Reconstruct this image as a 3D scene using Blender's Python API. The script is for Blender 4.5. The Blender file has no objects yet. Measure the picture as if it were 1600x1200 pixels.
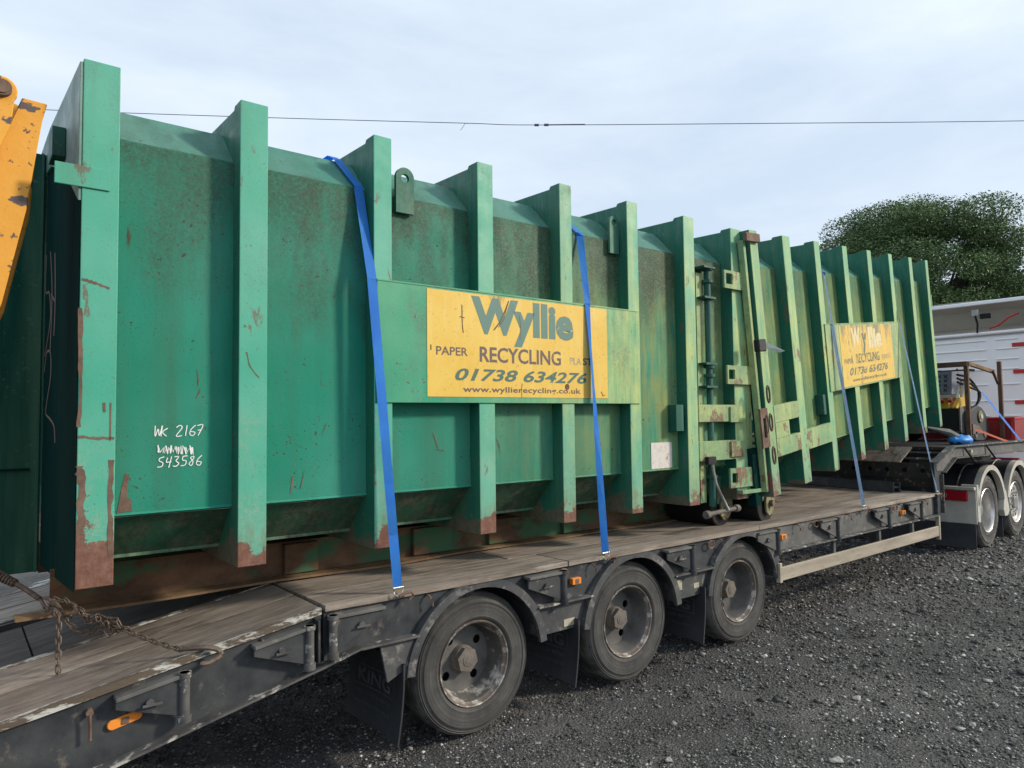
import bpy, bmesh, math, random
import numpy as np
from mathutils import Vector, Matrix
random.seed(7); rng = np.random.default_rng(7)
sc = bpy.context.scene
COL = sc.collection
PI = math.pi

# ------------------------------------------------------------------ camera
YAW, PITCH, ROLL = 0.6690, 0.0511, -0.0158
CAM = Vector((0, -3.3292, 1.7706))
cf = Vector((math.sin(YAW)*math.cos(PITCH), math.cos(YAW)*math.cos(PITCH), math.sin(PITCH)))
cr = Vector((math.cos(YAW), -math.sin(YAW), 0)); cu = cr.cross(cf)
cr2 = cr*math.cos(ROLL)+cu*math.sin(ROLL); cu2 = -cr*math.sin(ROLL)+cu*math.cos(ROLL)
camd = bpy.data.cameras.new('camera'); cam = bpy.data.objects.new('camera', camd); COL.objects.link(cam)
m = Matrix((cr2, cu2, -cf)).transposed().to_4x4(); m.translation = CAM; cam.matrix_world = m
camd.sensor_width = 36; camd.lens = 36*1108.9/1600; camd.clip_start = .05; camd.clip_end = 2000
sc.camera = cam

# ------------------------------------------------------------------ sky, sun, exposure
SUN_EL, SUN_AZ = math.radians(26), math.radians(-42)   # azimuth measured from +X towards +Y
sdir = Vector((math.cos(SUN_EL)*math.cos(SUN_AZ), math.cos(SUN_EL)*math.sin(SUN_AZ), math.sin(SUN_EL)))
w = bpy.data.worlds.new('World'); sc.world = w; w.use_nodes = True
nt = w.node_tree; nt.nodes.clear()
def wn(t, **k):
    n = nt.nodes.new(t)
    for a, b in k.items(): setattr(n, a, b)
    return n
sky = wn('ShaderNodeTexSky', sky_type='NISHITA', sun_disc=False, sun_elevation=SUN_EL, sun_rotation=PI/2-SUN_AZ, air_density=1.2, dust_density=2.0)
tc = wn('ShaderNodeTexCoord'); mp = wn('ShaderNodeMapping'); mp.inputs['Scale'].default_value = (1.1, 1.1, 3.6); mp.inputs['Rotation'].default_value = (.12, .25, .4)
nz = wn('ShaderNodeTexNoise'); nz.inputs['Scale'].default_value = 1.9; nz.inputs['Detail'].default_value = 7; nz.inputs['Roughness'].default_value = .58; nz.inputs['Distortion'].default_value = .25
nt.links.new(tc.outputs['Generated'], mp.inputs[0]); nt.links.new(mp.outputs[0], nz.inputs['Vector'])
rp = wn('ShaderNodeValToRGB'); rp.color_ramp.elements[0].position = .33; rp.color_ramp.elements[1].position = .70
rp.color_ramp.elements[0].color = (5.35, 6.35, 7.65, 1); rp.color_ramp.elements[1].color = (7.3, 8.1, 8.9, 1)
nt.links.new(nz.outputs['Fac'], rp.inputs[0])
mx = wn('ShaderNodeMix', data_type='RGBA'); mx.inputs[0].default_value = .9
nt.links.new(sky.outputs[0], mx.inputs[6]); nt.links.new(rp.outputs[0], mx.inputs[7])
bg = wn('ShaderNodeBackground'); bg.inputs[1].default_value = .1
wo = wn('ShaderNodeOutputWorld'); nt.links.new(mx.outputs[2], bg.inputs[0]); nt.links.new(bg.outputs[0], wo.inputs[0])
sd = bpy.data.lights.new('sun', 'SUN'); sd.energy = 2.7; sd.angle = math.radians(7); sd.color = (1, .9, .74)
so = bpy.data.objects.new('sun', sd); COL.objects.link(so); so.rotation_euler = (-sdir).to_track_quat('-Z', 'Y').to_euler()
vs = sc.view_settings; vs.view_transform = 'Standard'; vs.look = 'None'; vs.exposure = 0.38; vs.gamma = 1; vs.use_curve_mapping = False

# ------------------------------------------------------------------ material helpers
class G:
    def __init__(s, name):
        s.m = bpy.data.materials.new(name); s.m.use_nodes = True; s.t = s.m.node_tree; s.t.nodes.clear()
        s.o = s.t.nodes.new('ShaderNodeOutputMaterial'); s.b = s.t.nodes.new('ShaderNodeBsdfPrincipled')
        s.t.links.new(s.b.outputs[0], s.o.inputs[0])
        c = s.t.nodes.new('ShaderNodeTexCoord'); s.obj = c.outputs['Object']
        sp = s.t.nodes.new('ShaderNodeSeparateXYZ'); s.t.links.new(s.obj, sp.inputs[0]); s.x, s.y, s.z = sp.outputs
    def L(s, a, inp):
        if isinstance(a, bpy.types.NodeSocket): s.t.links.new(a, inp)
        elif isinstance(a, (tuple, list)): inp.default_value = tuple(a)+((1,) if len(a) == 3 and len(inp.default_value) == 4 else ())
        else: inp.default_value = a
    def math(s, op, a, b=0.0, clamp=False):
        n = s.t.nodes.new('ShaderNodeMath'); n.operation = op; n.use_clamp = clamp; s.L(a, n.inputs[0]); s.L(b, n.inputs[1]); return n.outputs[0]
    def vec(s, scale=(1, 1, 1), loc=(0, 0, 0)):
        n = s.t.nodes.new('ShaderNodeMapping'); s.L(s.obj, n.inputs[0]); n.inputs['Scale'].default_value = scale; n.inputs['Location'].default_value = loc; return n.outputs[0]
    def noise(s, scale, detail=4, rough=.6, v=None, dist=0):
        n = s.t.nodes.new('ShaderNodeTexNoise'); s.L(v if v is not None else s.obj, n.inputs['Vector'])
        n.inputs['Scale'].default_value = scale; n.inputs['Detail'].default_value = detail; n.inputs['Roughness'].default_value = rough; n.inputs['Distortion'].default_value = dist
        return n.outputs['Fac']
    def voro(s, scale, v=None, feature='F1', col=False):
        n = s.t.nodes.new('ShaderNodeTexVoronoi'); n.feature = feature; s.L(v if v is not None else s.obj, n.inputs['Vector']); n.inputs['Scale'].default_value = scale
        return n.outputs['Color'] if col else n.outputs['Distance']
    def rng(s, f, a, b, c=0., d=1.):
        n = s.t.nodes.new('ShaderNodeMapRange'); s.L(f, n.inputs[0]); n.inputs[1].default_value = a; n.inputs[2].default_value = b; n.inputs[3].default_value = c; n.inputs[4].default_value = d; return n.outputs[0]
    def mix(s, f, a, b):
        n = s.t.nodes.new('ShaderNodeMix'); n.data_type = 'RGBA'; s.L(f, n.inputs[0]); s.L(a, n.inputs[6]); s.L(b, n.inputs[7]); return n.outputs[2]
    def mul(s, a, b): return s.math('MULTIPLY', a, b)
    def add(s, a, b): return s.math('ADD', a, b)
    def done(s, col, rough=.6, metal=0., bump=None, bs=.3, bd=.004, spec=.4):
        s.L(col, s.b.inputs['Base Color']); s.L(rough, s.b.inputs['Roughness']); s.L(metal, s.b.inputs['Metallic']); s.b.inputs['Specular IOR Level'].default_value = spec
        if bump is not None:
            n = s.t.nodes.new('ShaderNodeBump'); n.inputs['Strength'].default_value = bs; n.inputs['Distance'].default_value = bd
            s.L(bump, n.inputs['Height']); s.t.links.new(n.outputs[0], s.b.inputs['Normal'])
        return s.m

RUST = (.15, .062, .042); RUST2 = (.20, .085, .06)
def green(name, base=(.026, .43, .285), base2=(.075, .49, .355), algae=0, top_grime=0., post=False, low_dirt=0., dirt=.25, spec=.35, rough=.38, rusty=0., patchy=0.):
    """weathered green paint; algae 0 none, 1 by distance along x, 2 everywhere"""
    g = G(name)
    big = g.noise(1.7, 3, .5); col = g.mix(g.rng(big, .35, .68), base, base2)
    streak = g.noise(9, 4, .6, g.vec((1, 1, .07)))
    col = g.mix(g.mul(g.rng(streak, .5, .78), .45), col, (.12, .34, .24))
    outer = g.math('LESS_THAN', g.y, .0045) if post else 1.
    if post: col = g.mix(outer, g.mix(g.mul(g.rng(g.noise(30, 5, .75, g.vec((1, 1, .12), (1, 7, 0))), .48, .68), g.rng(g.z, 1.2, 2.1, .15, .8)), (.012, .135, .088), (.075, .19, .15)), col)  # rib sides darkened in colour for the shade away from sun; streaks are stains
    # dull algae
    if algae:
        sn = g.noise(16, 5, .7, g.vec((1, 1, .10)))
        nb = g.noise(2.3, 4, .6)
        amt = g.rng(g.x, 1.7, 3.3) if algae == 1 else 1.
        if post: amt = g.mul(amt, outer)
        f = g.mul(g.rng(g.add(g.mul(sn, .6), g.mul(nb, .5)), .40, .66), amt)
        zf = g.mul(g.rng(g.z, -.1, .75, .35, .95), g.rng(g.z, 1.3, 2.1, 1, .55))
        col = g.mix(g.mul(f, zf), col, (.50, .55, .19))
        f2 = g.mul(g.rng(g.noise(26, 4, .75, g.vec((1, 1, .2), (3, 1, 2))), .52, .68), amt)
        col = g.mix(g.mul(f2, .5), col, (.46, .47, .21))
    vs = g.mul(g.rng(g.noise(4.5, 4, .6, g.vec((1, 1, .08), (7, 1, 3))), .50, .72), .5); col = g.mix(vs, col, (.10, .22, .14))
    # brown lichen stain, strongest under the roof edge
    sp = g.noise(75, 3, .8)
    if top_grime:
        blot = g.add(g.mul(g.noise(5.5, 5, .7, g.vec((1, 1, .22))), .6), g.mul(g.noise(2.2, 4, .6, g.vec((1, 1, .6), (5, 0, 1))), .5))
        h = g.rng(g.z, .9, 1.93, 0, 1)
        f = g.mul(g.rng(g.add(g.mul(h, .36), blot), .66, .88), top_grime)
        f = g.mul(f, g.rng(sp, .36, .56, .30, 1))
        if algae == 1: f = g.math('MINIMUM', g.mul(f, g.rng(g.x, .6, 2., .95, 1.5)), 1.)
        col = g.mix(g.mul(f, .9), col, (.095, .135, .085))
        col = g.mix(g.mul(f, g.mul(g.rng(g.noise(60, 4, .8), .5, .6), .55)), col, (.20, .20, .15))
        col = g.mix(g.mul(f, g.mul(g.rng(g.noise(90, 3, .8, g.vec((1, 1, 1), (2, 2, 8))), .56, .63), .85)), col, (.045, .065, .05))
    f = g.rng(g.noise(2.6, 6, .7, g.vec((1, 1, .6), (4, 2, 7))), .52, .75)
    col = g.mix(g.mul(g.mul(f, g.rng(sp, .35, .6)), dirt), col, (.10, .12, .085))
    # chips and rust spots
    ch = g.noise(46, 3, .55); ch2 = g.noise(5, 3, .6, g.vec((1, 1, 1), (9, 3, 1)))
    halo = g.mul(g.rng(ch, .61, .66), g.rng(ch2, .50, .60)); col = g.mix(g.mul(halo, .45), col, (.17, .33, .26))
    spots = g.mul(g.rng(ch, .655, .675), g.rng(ch2, .53, .60)); fs = g.mul(g.rng(g.noise(120, 2, .5), .66, .70), g.rng(ch2, .35, .6, .3, .9)); col = g.mix(fs, col, (.06, .10, .07))
    run = g.mul(g.rng(g.noise(15, 4, .6, g.vec((1, 1, .16), (2, 2, 2))), .69, .74), g.rng(ch2, .48, .6))
    col = g.mix(g.mul(spots, .85), col, (.085, .085, .06)); col = g.mix(g.mul(run, .8), col, RUST)
    if patchy:
        pr = g.rng(g.add(g.mul(g.noise(5.5, 6, .7, g.vec((1, 1, .6), (8, 1, 4))), 1.), g.mul(g.z, -.06)), .56-.1*patchy, .60-.1*patchy); col = g.mix(g.mul(pr, g.rng(g.noise(40, 4, .8), .35, .5, .35, 1)), col, g.mix(g.noise(20), RUST, (.24, .13, .09)))
    rust = None
    if post:
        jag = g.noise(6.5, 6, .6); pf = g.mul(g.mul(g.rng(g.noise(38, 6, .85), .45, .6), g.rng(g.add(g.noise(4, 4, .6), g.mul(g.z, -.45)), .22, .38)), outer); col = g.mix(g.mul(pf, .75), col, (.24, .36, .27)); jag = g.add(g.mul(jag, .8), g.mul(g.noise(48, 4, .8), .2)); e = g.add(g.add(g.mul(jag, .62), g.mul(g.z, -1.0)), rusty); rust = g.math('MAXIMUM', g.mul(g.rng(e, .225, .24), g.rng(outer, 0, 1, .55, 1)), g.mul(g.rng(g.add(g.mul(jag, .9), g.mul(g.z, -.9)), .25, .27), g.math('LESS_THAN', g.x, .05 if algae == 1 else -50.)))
        col = g.mix(rust, col, g.mix(g.rng(g.noise(24, 5, .8), .35, .65), (.12, .052, .038), (.26, .14, .10)))
        ed = g.rng(g.noise(11, 5, .7, g.vec((1, 1, .35), (1, 5, 2))), .62, .66)
        col = g.mix(g.mul(ed, .8), col, g.mix(g.noise(50), RUST, (.16, .13, .10)))
    if low_dirt:
        f = g.rng(g.noise(7, 6, .75, g.vec((1, 1, 1.6))), .35, .62)
        f = g.mul(f, low_dirt); col = g.mix(f, col, g.mix(g.rng(g.noise(26, 6, .8, g.vec((1, 1, .5))), .42, .62), (.085, .085, .055), (.27, .25, .18)))
        f = g.rng(g.noise(11, 6, .8), .62, .67); col = g.mix(g.mul(f, .7), col, RUST)
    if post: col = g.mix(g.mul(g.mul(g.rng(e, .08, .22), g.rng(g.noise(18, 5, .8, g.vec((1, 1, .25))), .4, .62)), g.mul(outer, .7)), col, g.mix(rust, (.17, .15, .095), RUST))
    bump = g.add(g.mul(g.noise(60, 3, .7), .3), g.mul(g.noise(2.6, 2, .5), 2.6)); bump = g.add(bump, g.mul(spots, -.5))
    if rust is not None: bump = g.add(bump, g.mul(rust, -.6))
    return g.done(col, g.rng(g.noise(8, 4, .6), .3, .7, rough, rough+.28), 0, bump, .35, .006, spec)

MATS = {}
MATS['wall1'] = green('green_wall_paint', algae=1, top_grime=.8)
MATS['wall2'] = green('green_wall_paint_faded', base=(.07, .34, .2), base2=(.13, .40, .24), algae=2, top_grime=.3)
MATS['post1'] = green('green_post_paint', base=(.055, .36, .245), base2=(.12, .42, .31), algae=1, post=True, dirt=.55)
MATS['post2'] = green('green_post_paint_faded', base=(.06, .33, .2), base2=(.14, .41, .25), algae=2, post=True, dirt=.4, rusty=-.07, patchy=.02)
MATS['beam'] = green('streaky_end_beam', base=(.10, .22, .19), base2=(.30, .40, .37), dirt=.9)
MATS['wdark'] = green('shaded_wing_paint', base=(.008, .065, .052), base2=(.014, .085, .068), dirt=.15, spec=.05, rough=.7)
MATS['roof'] = green('green_roof_paint', base=(.12, .40, .31), base2=(.24, .48, .41), dirt=.8)
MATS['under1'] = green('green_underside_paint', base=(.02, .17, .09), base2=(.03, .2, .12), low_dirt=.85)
MATS['plate1'] = green('green_plate_paint', base=(.03, .30, .17), base2=(.09, .36, .2), algae=1, dirt=.8)
MATS['plate2'] = green('green_plate_faded', base=(.08, .32, .18), base2=(.15, .36, .2), algae=2, dirt=.9, low_dirt=.25, patchy=.1)
MATS['lock'] = green('green_lock_paint', base=(.10, .32, .17), base2=(.2, .36, .2), algae=2, dirt=.5, low_dirt=.3, patchy=.35)
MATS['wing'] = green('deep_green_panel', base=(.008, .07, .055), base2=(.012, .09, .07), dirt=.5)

def simple(name, c1, c2=None, rough=.6, metal=0., sc1=8, bump=.3, scale=(1, 1, 1), c3=None, t3=(.6, .68), spec=.4, bd=.003, s3=14):
    g = G(name); c2 = c2 or tuple(v*1.5 for v in c1)
    v = g.vec(scale); n = g.noise(sc1, 5, .65, v); col = g.mix(g.rng(n, .32, .7), c1, c2)
    if c3: col = g.mix(g.rng(g.noise(s3, 6, .7, g.vec(scale, (3, 1, 5))), *t3), col, c3)
    return g.done(col, rough, metal, g.noise(sc1*4, 4, .7, v), bump, bd, spec)
M = MATS
M['darkgreen'] = simple('shade_dark_green', (.003, .021, .02), (.007, .034, .031), .9, 0, 3, .2, (1, 1, .3), (.02, .035, .03), (.62, .75), spec=.02)  # near-black green, shade of the end recess put into the colour
M['skid'] = simple('rusty_skid_steel', (.06, .035, .022), (.19, .105, .058), .85, 0, 4, .6, (1, 1, 1.5), (.05, .13, .065), (.47, .56), s3=2.6)
M['skidlip'] = simple('tan_rusty_lip', (.11, .065, .035), (.26, .165, .09), .85, 0, 7, .6, (1, 1, 1))
M['roller'] = simple('black_roller_steel', (.012, .012, .014), (.03, .028, .027), .5, .3)
M['rustysteel'] = simple('rusty_steel', (.10, .055, .04), (.22, .15, .11), .8, .1, 12, .5)
M['khaki'] = simple('khaki_worn_bracket', (.16, .17, .08), (.26, .25, .14), .8, 0, 12, .5, (1, 1, 1), (.14, .075, .05), (.52, .58))
M['chain'] = simple('chain_steel', (.09, .062, .045), (.20, .155, .125), .6, .35, 30, .4)
M['frame'] = simple('dark_trailer_paint', (.02, .024, .03), (.07, .073, .076), .5, .1, 5, .4, (1, 1, 1), (.20, .17, .145), (.58, .74), s3=9)
M['frame_dusty'] = simple('dusty_trailer_paint', (.06, .063, .064), (.15, .145, .135), .65, 0, 5, .4, (1, 1, 1), (.24, .21, .18), (.55, .72), s3=9)
M['frame_edge'] = simple('worn_flange_edge', (.04, .04, .042), (.13, .125, .12), .6, .1, 6, .5, (1, 1, 1), (.42, .40, .37), (.56, .62))
M['guard'] = simple('mudguard_plastic', (.03, .034, .04), (.10, .10, .10), .55, 0, 4, .3, (1, 1, 1), (.26, .245, .225), (.55, .72), s3=10)
M['rubber_flap'] = simple('black_rubber_flap', (.022, .024, .030), (.048, .050, .056), .55, 0, 3, .2)
M['flaptext'] = simple('flap_print', (.06, .064, .068), (.11, .115, .12), .7)
M['black'] = simple('black_void_steel', (.006, .006, .007), (.012, .012, .012), .8)
M['amber'] = simple('amber_lens', (.75, .22, .03), (.85, .30, .05), .25, 0, 10, .1)
M['sticker'] = simple('faded_sticker', (.30, .27, .20), (.5, .46, .36), .6, 0, 12, .1, (1, 1, 1), (.14, .12, .1), (.6, .66))
M['strapblue'] = None
g = G('blue_strap_webbing'); wv = g.rng(g.noise(3, 3, .5), .3, .7)
M['strapblue'] = g.done(g.mix(wv, (.03, .25, .80), (.06, .36, .90)), .6, 0, g.noise(260, 2, .6, g.vec((1, 1, 2))), .5, .002)
M['strappale'] = simple('pale_blue_webbing', (.12, .24, .42), (.20, .34, .55), .5)  # paler blue carries the sheen of the webbing in its colour
M['steel'] = simple('galvanised_steel', (.28, .28, .27), (.48, .48, .46), .4, .7, 10, .2)
M['palegrey'] = simple('pale_weathered_rail', (.26, .225, .18), (.46, .40, .32), .6, .1, 3, .3, (.35, 1, 3), (.22, .19, .15), (.58, .68))
M['hub'] = simple('dusty_hub', (.10, .088, .076), (.19, .165, .145), .8, 0, 18, .3)
M['rimdark'] = simple('rim_dark_grey', (.08, .078, .077), (.17, .163, .155), .55, .2, 6, .3)
M['rimscuff'] = simple('rim_scuffed_barrel', (.07, .068, .065), (.14, .13, .12), .5, .3, 6, .3, (1, 1, 1), (.55, .52, .47), (.52, .62), s3=7)
M['rimworn'] = simple('rim_worn_flange', (.12, .10, .085), (.24, .20, .17), .5, .4, 9, .4, (1, 1, 1), (.5, .47, .42), (.50, .60))
g = G('tyre_rubber'); d = g.rng(g.noise(4, 5, .7), .35, .75)
xx = g.math('SQRT', g.add(g.mul(g.x, g.x), g.mul(g.z, g.z))); bnd = g.noise(1., 2, .5, (lambda c_: (g.L(g.mul(xx, 55.), c_.inputs[0]), c_.outputs[0])[1])(g.t.nodes.new('ShaderNodeCombineXYZ')))
tc_ = g.mix(d, (.032, .032, .033), (.12, .115, .108)); tc_ = g.mix(g.rng(bnd, .4, .62, 0, .7), tc_, (.035, .034, .034)); tc_ = g.mix(g.mul(g.rng(xx, .372, .385), g.rng(g.noise(9, 4, .7), .4, .6)), tc_, (.15, .145, .135))
M['tyre'] = g.done(tc_, .8, 0, g.noise(40, 4, .6), .3, .003)
# timber deck
def timber(name, a, b, c, dark=(.035, .027, .022)):
    g = G(name); info = g.t.nodes.new('ShaderNodeObjectInfo')
    off = g.math('MULTIPLY', info.outputs['Random'], 30.)
    cb = g.t.nodes.new('ShaderNodeCombineXYZ'); g.L(off, cb.inputs[0]); g.L(off, cb.inputs[2])
    ad = g.t.nodes.new('ShaderNodeVectorMath'); ad.operation = 'ADD'; g.L(g.obj, ad.inputs[0]); g.L(cb.outputs[0], ad.inputs[1])
    def vv(s):
        n = g.t.nodes.new('ShaderNodeMapping'); g.L(ad.outputs[0], n.inputs[0]); n.inputs['Scale'].default_value = s; return n.outputs[0]
    fine = g.noise(22, 6, .7, vv((.06, 1, 1))); blot = g.noise(3.0, 6, .7, vv((.35, 1, 1)))
    col = g.mix(g.rng(blot, .36, .62), a, b); col = g.mix(g.mul(g.rng(fine, .45, .7), .75), col, c)
    col = g.mix(g.mul(g.rng(g.noise(5, 7, .75, vv((.22, 1, 1))), .52, .66), .8), col, dark)
    col = g.mix(g.mul(g.rng(g.noise(9, 6, .7, vv((.12, 1, 1))), .58, .66), .8), col, c)
    tint = g.rng(info.outputs['Random'], 0, 1, 0, .35); col = g.mix(tint, col, dark)
    return g.done(col, .78, 0, g.add(fine, g.mul(g.noise(60, 3, .7), .4)), .6, .006, .25)
M['deck'] = timber('worn_deck_timber', (.19, .155, .125), (.32, .265, .22), (.45, .395, .34), (.07, .055, .045))
M['deckold'] = timber('grey_deck_timber', (.17, .14, .115), (.32, .27, .225), (.46, .41, .35))
M['deckdark'] = timber('dark_deck_sheet', (.05, .046, .042), (.10, .09, .08), (.17, .155, .14))
g = G('worn_white_edge_paint'); n = g.noise(14, 6, .7, g.vec((.35, 1, 1)))
M['whiteedge'] = g.done(g.mix(g.rng(n, .43, .50), (.48, .48, .44), (.10, .075, .055)), .75, 0, n, .8, .008)
# yellow sign + letters
def signmat(name, wear):
    g = G(name); col = g.mix(g.rng(g.noise(3, 4, .6), .3, .7), (.70, .43, .05), (.76, .52, .10))
    st = g.noise(22, 4, .6, g.vec((1, 1, .12))); col = g.mix(g.mul(g.rng(st, .5, .72), .35), col, (.80, .60, .22))
    st = g.noise(7, 5, .7, g.vec((1, 1, .25))); h = g.rng(g.z, 1.0, 1.42)
    col = g.mix(g.rng(g.add(st, g.mul(h, .2+.16*wear)), .77-.04*wear, .86), col, (.24+.04*wear, .15+.09*wear, .06+.06*wear))
    col = g.mix(g.mul(g.rng(g.noise(45, 3, .8), .6, .7), .5+.3*wear), col, (.25, .17, .06))
    if wear > .5: col = g.mix(g.rng(g.noise(18, 5, .7, g.vec((1, 1, .2))), .58, .66), col, (.18, .16, .09))
    return g.done(col, .45, 0, g.noise(30), .15, .002)
M['sign1'] = signmat('yellow_sign_sheet', 0.); M['sign2'] = signmat('yellow_sign_sheet_worn', 1.)
def letter(name, c, wear=0.):
    g = G(name); n = g.noise(9, 6, .7)
    return g.done(g.mix(g.rng(n, .64-.2*wear, .68-.18*wear), c, (.60, .43, .12)), .5)
M['let_green'] = letter('faded_green_letter', (.10, .20, .17)); M['let_brown'] = letter('faded_brown_letter', (.13, .09, .085)); M['let_dark'] = letter('dark_letter', (.035, .05, .045))
M['let_num'] = letter('green_number_letter', (.07, .14, .11)); M['let_faint'] = letter('faint_letter', (.34, .31, .2), .4)
M['let2'] = letter('worn_letter', (.13, .15, .10), .45); M['let2b'] = letter('ghost_letter', (.72, .62, .36), .3)
M['chalk'] = simple('white_paint_pen', (.75, .78, .76), (.85, .87, .85), .8)
M['pinkpaint'] = simple('faded_spray_paint', (.16, .11, .10), (.22, .15, .13), .9)
M['paper'] = simple('peeling_paper_label', (.55, .50, .46), (.7, .66, .62), .8, 0, 20, .2, (1, 1, 1), (.35, .25, .22), (.6, .66))
g = G('chipped_yellow_machine_paint')
col = g.mix(g.rng(g.noise(3, 4, .6), .3, .7), (.68, .30, .03), (.78, .38, .05)); pa = g.noise(4.2, 5, .55, g.vec((1, 1, 1.6), (2.3, 0, 1.2)))
col = g.mix(g.rng(pa, .60, .615), col, (.11, .085, .08)); col = g.mix(g.rng(g.noise(24, 4, .7), .64, .68), col, (.14, .08, .05))
M['yellow'] = g.done(col, .5, 0, g.add(pa, g.noise(30)), .4, .004)
M['gold'] = simple('dull_yellow_paint', (.55, .33, .03), (.65, .42, .06), .5)
M['cagebrown'] = simple('rusty_brown_cage', (.07, .035, .024), (.14, .075, .05), .8, .1, 8, .4, (1, 1, 1), (.30, .17, .09), (.62, .7))
M['white'] = simple('white_cab_paint', (.84, .86, .88), (.88, .90, .91), .35, 0, 2, .05)
M['cream'] = simple('dusty_white_plastic', (.42, .41, .36), (.58, .56, .50), .5, 0, 5, .15, (1, 1, 1), (.28, .25, .2), (.62, .75))
M['greyunder'] = simple('grey_deflector_inside', (.52, .48, .42), (.60, .56, .50), .7, 0, 2, .1)
M['red'] = simple('red_paint', (.42, .025, .03), (.50, .04, .04), .4); M['redlens'] = simple('red_lens', (.35, .01, .02), (.45, .015, .03), .2)
M['darkred'] = simple('dark_red_box_paint', (.20, .012, .016), (.26, .02, .022), .5)
M['greylens'] = simple('grey_lens_mark', (.35, .33, .33), (.4, .38, .38), .4)
M['navyplastic'] = simple('dark_fender_plastic', (.02, .022, .03), (.045, .05, .06), .5, 0, 4, .2)
M['alu'] = simple('bright_wheel_alloy', (.50, .48, .45), (.72, .70, .68), .35, .6, 6, .2)
M['bluebag'] = simple('bright_blue_plastic', (.02, .19, .55), (.05, .28, .7), .5)
M['orange'] = simple('orange_strap', (.65, .12, .05), (.75, .2, .1), .6)
M['bark'] = simple('tree_bark', (.05, .04, .03), (.09, .075, .06), .9)
M['wire'] = simple('overhead_cable', (.10, .10, .14), (.14, .14, .18), .6)
M['hoodgrey'] = simple('blue_grey_hood', (.12, .13, .17), (.22, .23, .28), .4)
M['papertag'] = simple('white_tag', (.65, .7, .78), (.75, .8, .86), .5)
M['grass'] = simple('grass_green', (.08, .16, .03), (.15, .25, .05), .9)

# ------------------------------------------------------------------ mesh helpers
def obj(name, me, mat, parent=None, bevel=0, smooth=False):
    if isinstance(me, bmesh.types.BMesh):
        bm = me; me = bpy.data.meshes.new(name)
        bmesh.ops.recalc_face_normals(bm, faces=bm.faces); bm.to_mesh(me); bm.free()
    if mat is not None:
        me.materials.clear(); me.materials.append(mat)
    if smooth:
        me.polygons.foreach_set('use_smooth', [True]*len(me.polygons)); me.set_sharp_from_angle(angle=math.radians(35))
    o = bpy.data.objects.new(name, me); COL.objects.link(o)
    if parent: o.parent = parent
    if bevel:
        b = o.modifiers.new('bevel', 'BEVEL'); b.width = bevel; b.segments = 1; b.limit_method = 'ANGLE'; b.angle_limit = math.radians(40)
    return o
def tag(o, label=None, cat=None, group=None, kind=None):
    if label: o['label'] = label
    if cat: o['category'] = cat
    if group: o['group'] = group
    if kind: o['kind'] = kind
    return o
def thing(name, label, cat, loc=(0, 0, 0), group=None):
    o = bpy.data.objects.new(name, None); COL.objects.link(o); o.location = tuple(loc)[:3]; o.empty_display_size = .2
    return tag(o, label, cat, group)
def B(): return bmesh.new()
def box(bm, x0, x1, y0, y1, z0, z1):
    v = [bm.verts.new(p) for p in ((x0, y0, z0), (x1, y0, z0), (x1, y1, z0), (x0, y1, z0), (x0, y0, z1), (x1, y0, z1), (x1, y1, z1), (x0, y1, z1))]
    for f in ((0, 3, 2, 1), (4, 5, 6, 7), (0, 1, 5, 4), (1, 2, 6, 5), (2, 3, 7, 6), (3, 0, 4, 7)): bm.faces.new([v[i] for i in f])
    return bm
def pxz(bm, pts, y0, y1):
    "polygon in x-z extruded in y"
    a = [bm.verts.new((x, y0, z)) for x, z in pts]; b = [bm.verts.new((x, y1, z)) for x, z in pts]; n = len(pts)
    bm.faces.new(a); bm.faces.new(b[::-1])
    for i in range(n): bm.faces.new((a[i], a[(i+1) % n], b[(i+1) % n], b[i]))
    return bm
def pyz(bm, pts, x0, x1):
    a = [bm.verts.new((x0, y, z)) for y, z in pts]; b = [bm.verts.new((x1, y, z)) for y, z in pts]; n = len(pts)
    bm.faces.new(a); bm.faces.new(b[::-1])
    for i in range(n): bm.faces.new((a[i], a[(i+1) % n], b[(i+1) % n], b[i]))
    return bm
def strip_yz(bm, outer, inner, x0, x1):
    outer = outer+outer[:1]; inner = inner+inner[:1]
    n = len(outer)
    V = [[bm.verts.new((x, *p)) for p in L] for x in (x0, x1) for L in (outer, inner)]
    o0, i0, o1, i1 = V
    for k in range(n-1):
        bm.faces.new((o0[k], o0[k+1], i0[k+1], i0[k])); bm.faces.new((o1[k], i1[k], i1[k+1], o1[k+1]))
        bm.faces.new((o0[k], o1[k], o1[k+1], o0[k+1])); bm.faces.new((i0[k], i0[k+1], i1[k+1], i1[k]))
    bmesh.ops.remove_doubles(bm, verts=bm.verts, dist=1e-5)
    return bm
def sheet(bm, pts, x0, x1, th, seg=1, warp=0):
    "open polyline of (y,z) extruded along x with small thickness in y; optional gentle warp"
    xs = [x0+(x1-x0)*i/seg for i in range(seg+1)]
    rows = []
    for x in xs: rows.append([bm.verts.new((x, y+(random.uniform(-warp, warp) if 0 < i < len(pts)-1 else 0), z)) for i, (y, z) in enumerate(pts)])
    for a, b in zip(rows, rows[1:]):
        for k in range(len(pts)-1): bm.faces.new((a[k], b[k], b[k+1], a[k+1]))
    bmesh.ops.solidify(bm, geom=bm.faces[:], thickness=th)
    return bm
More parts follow.
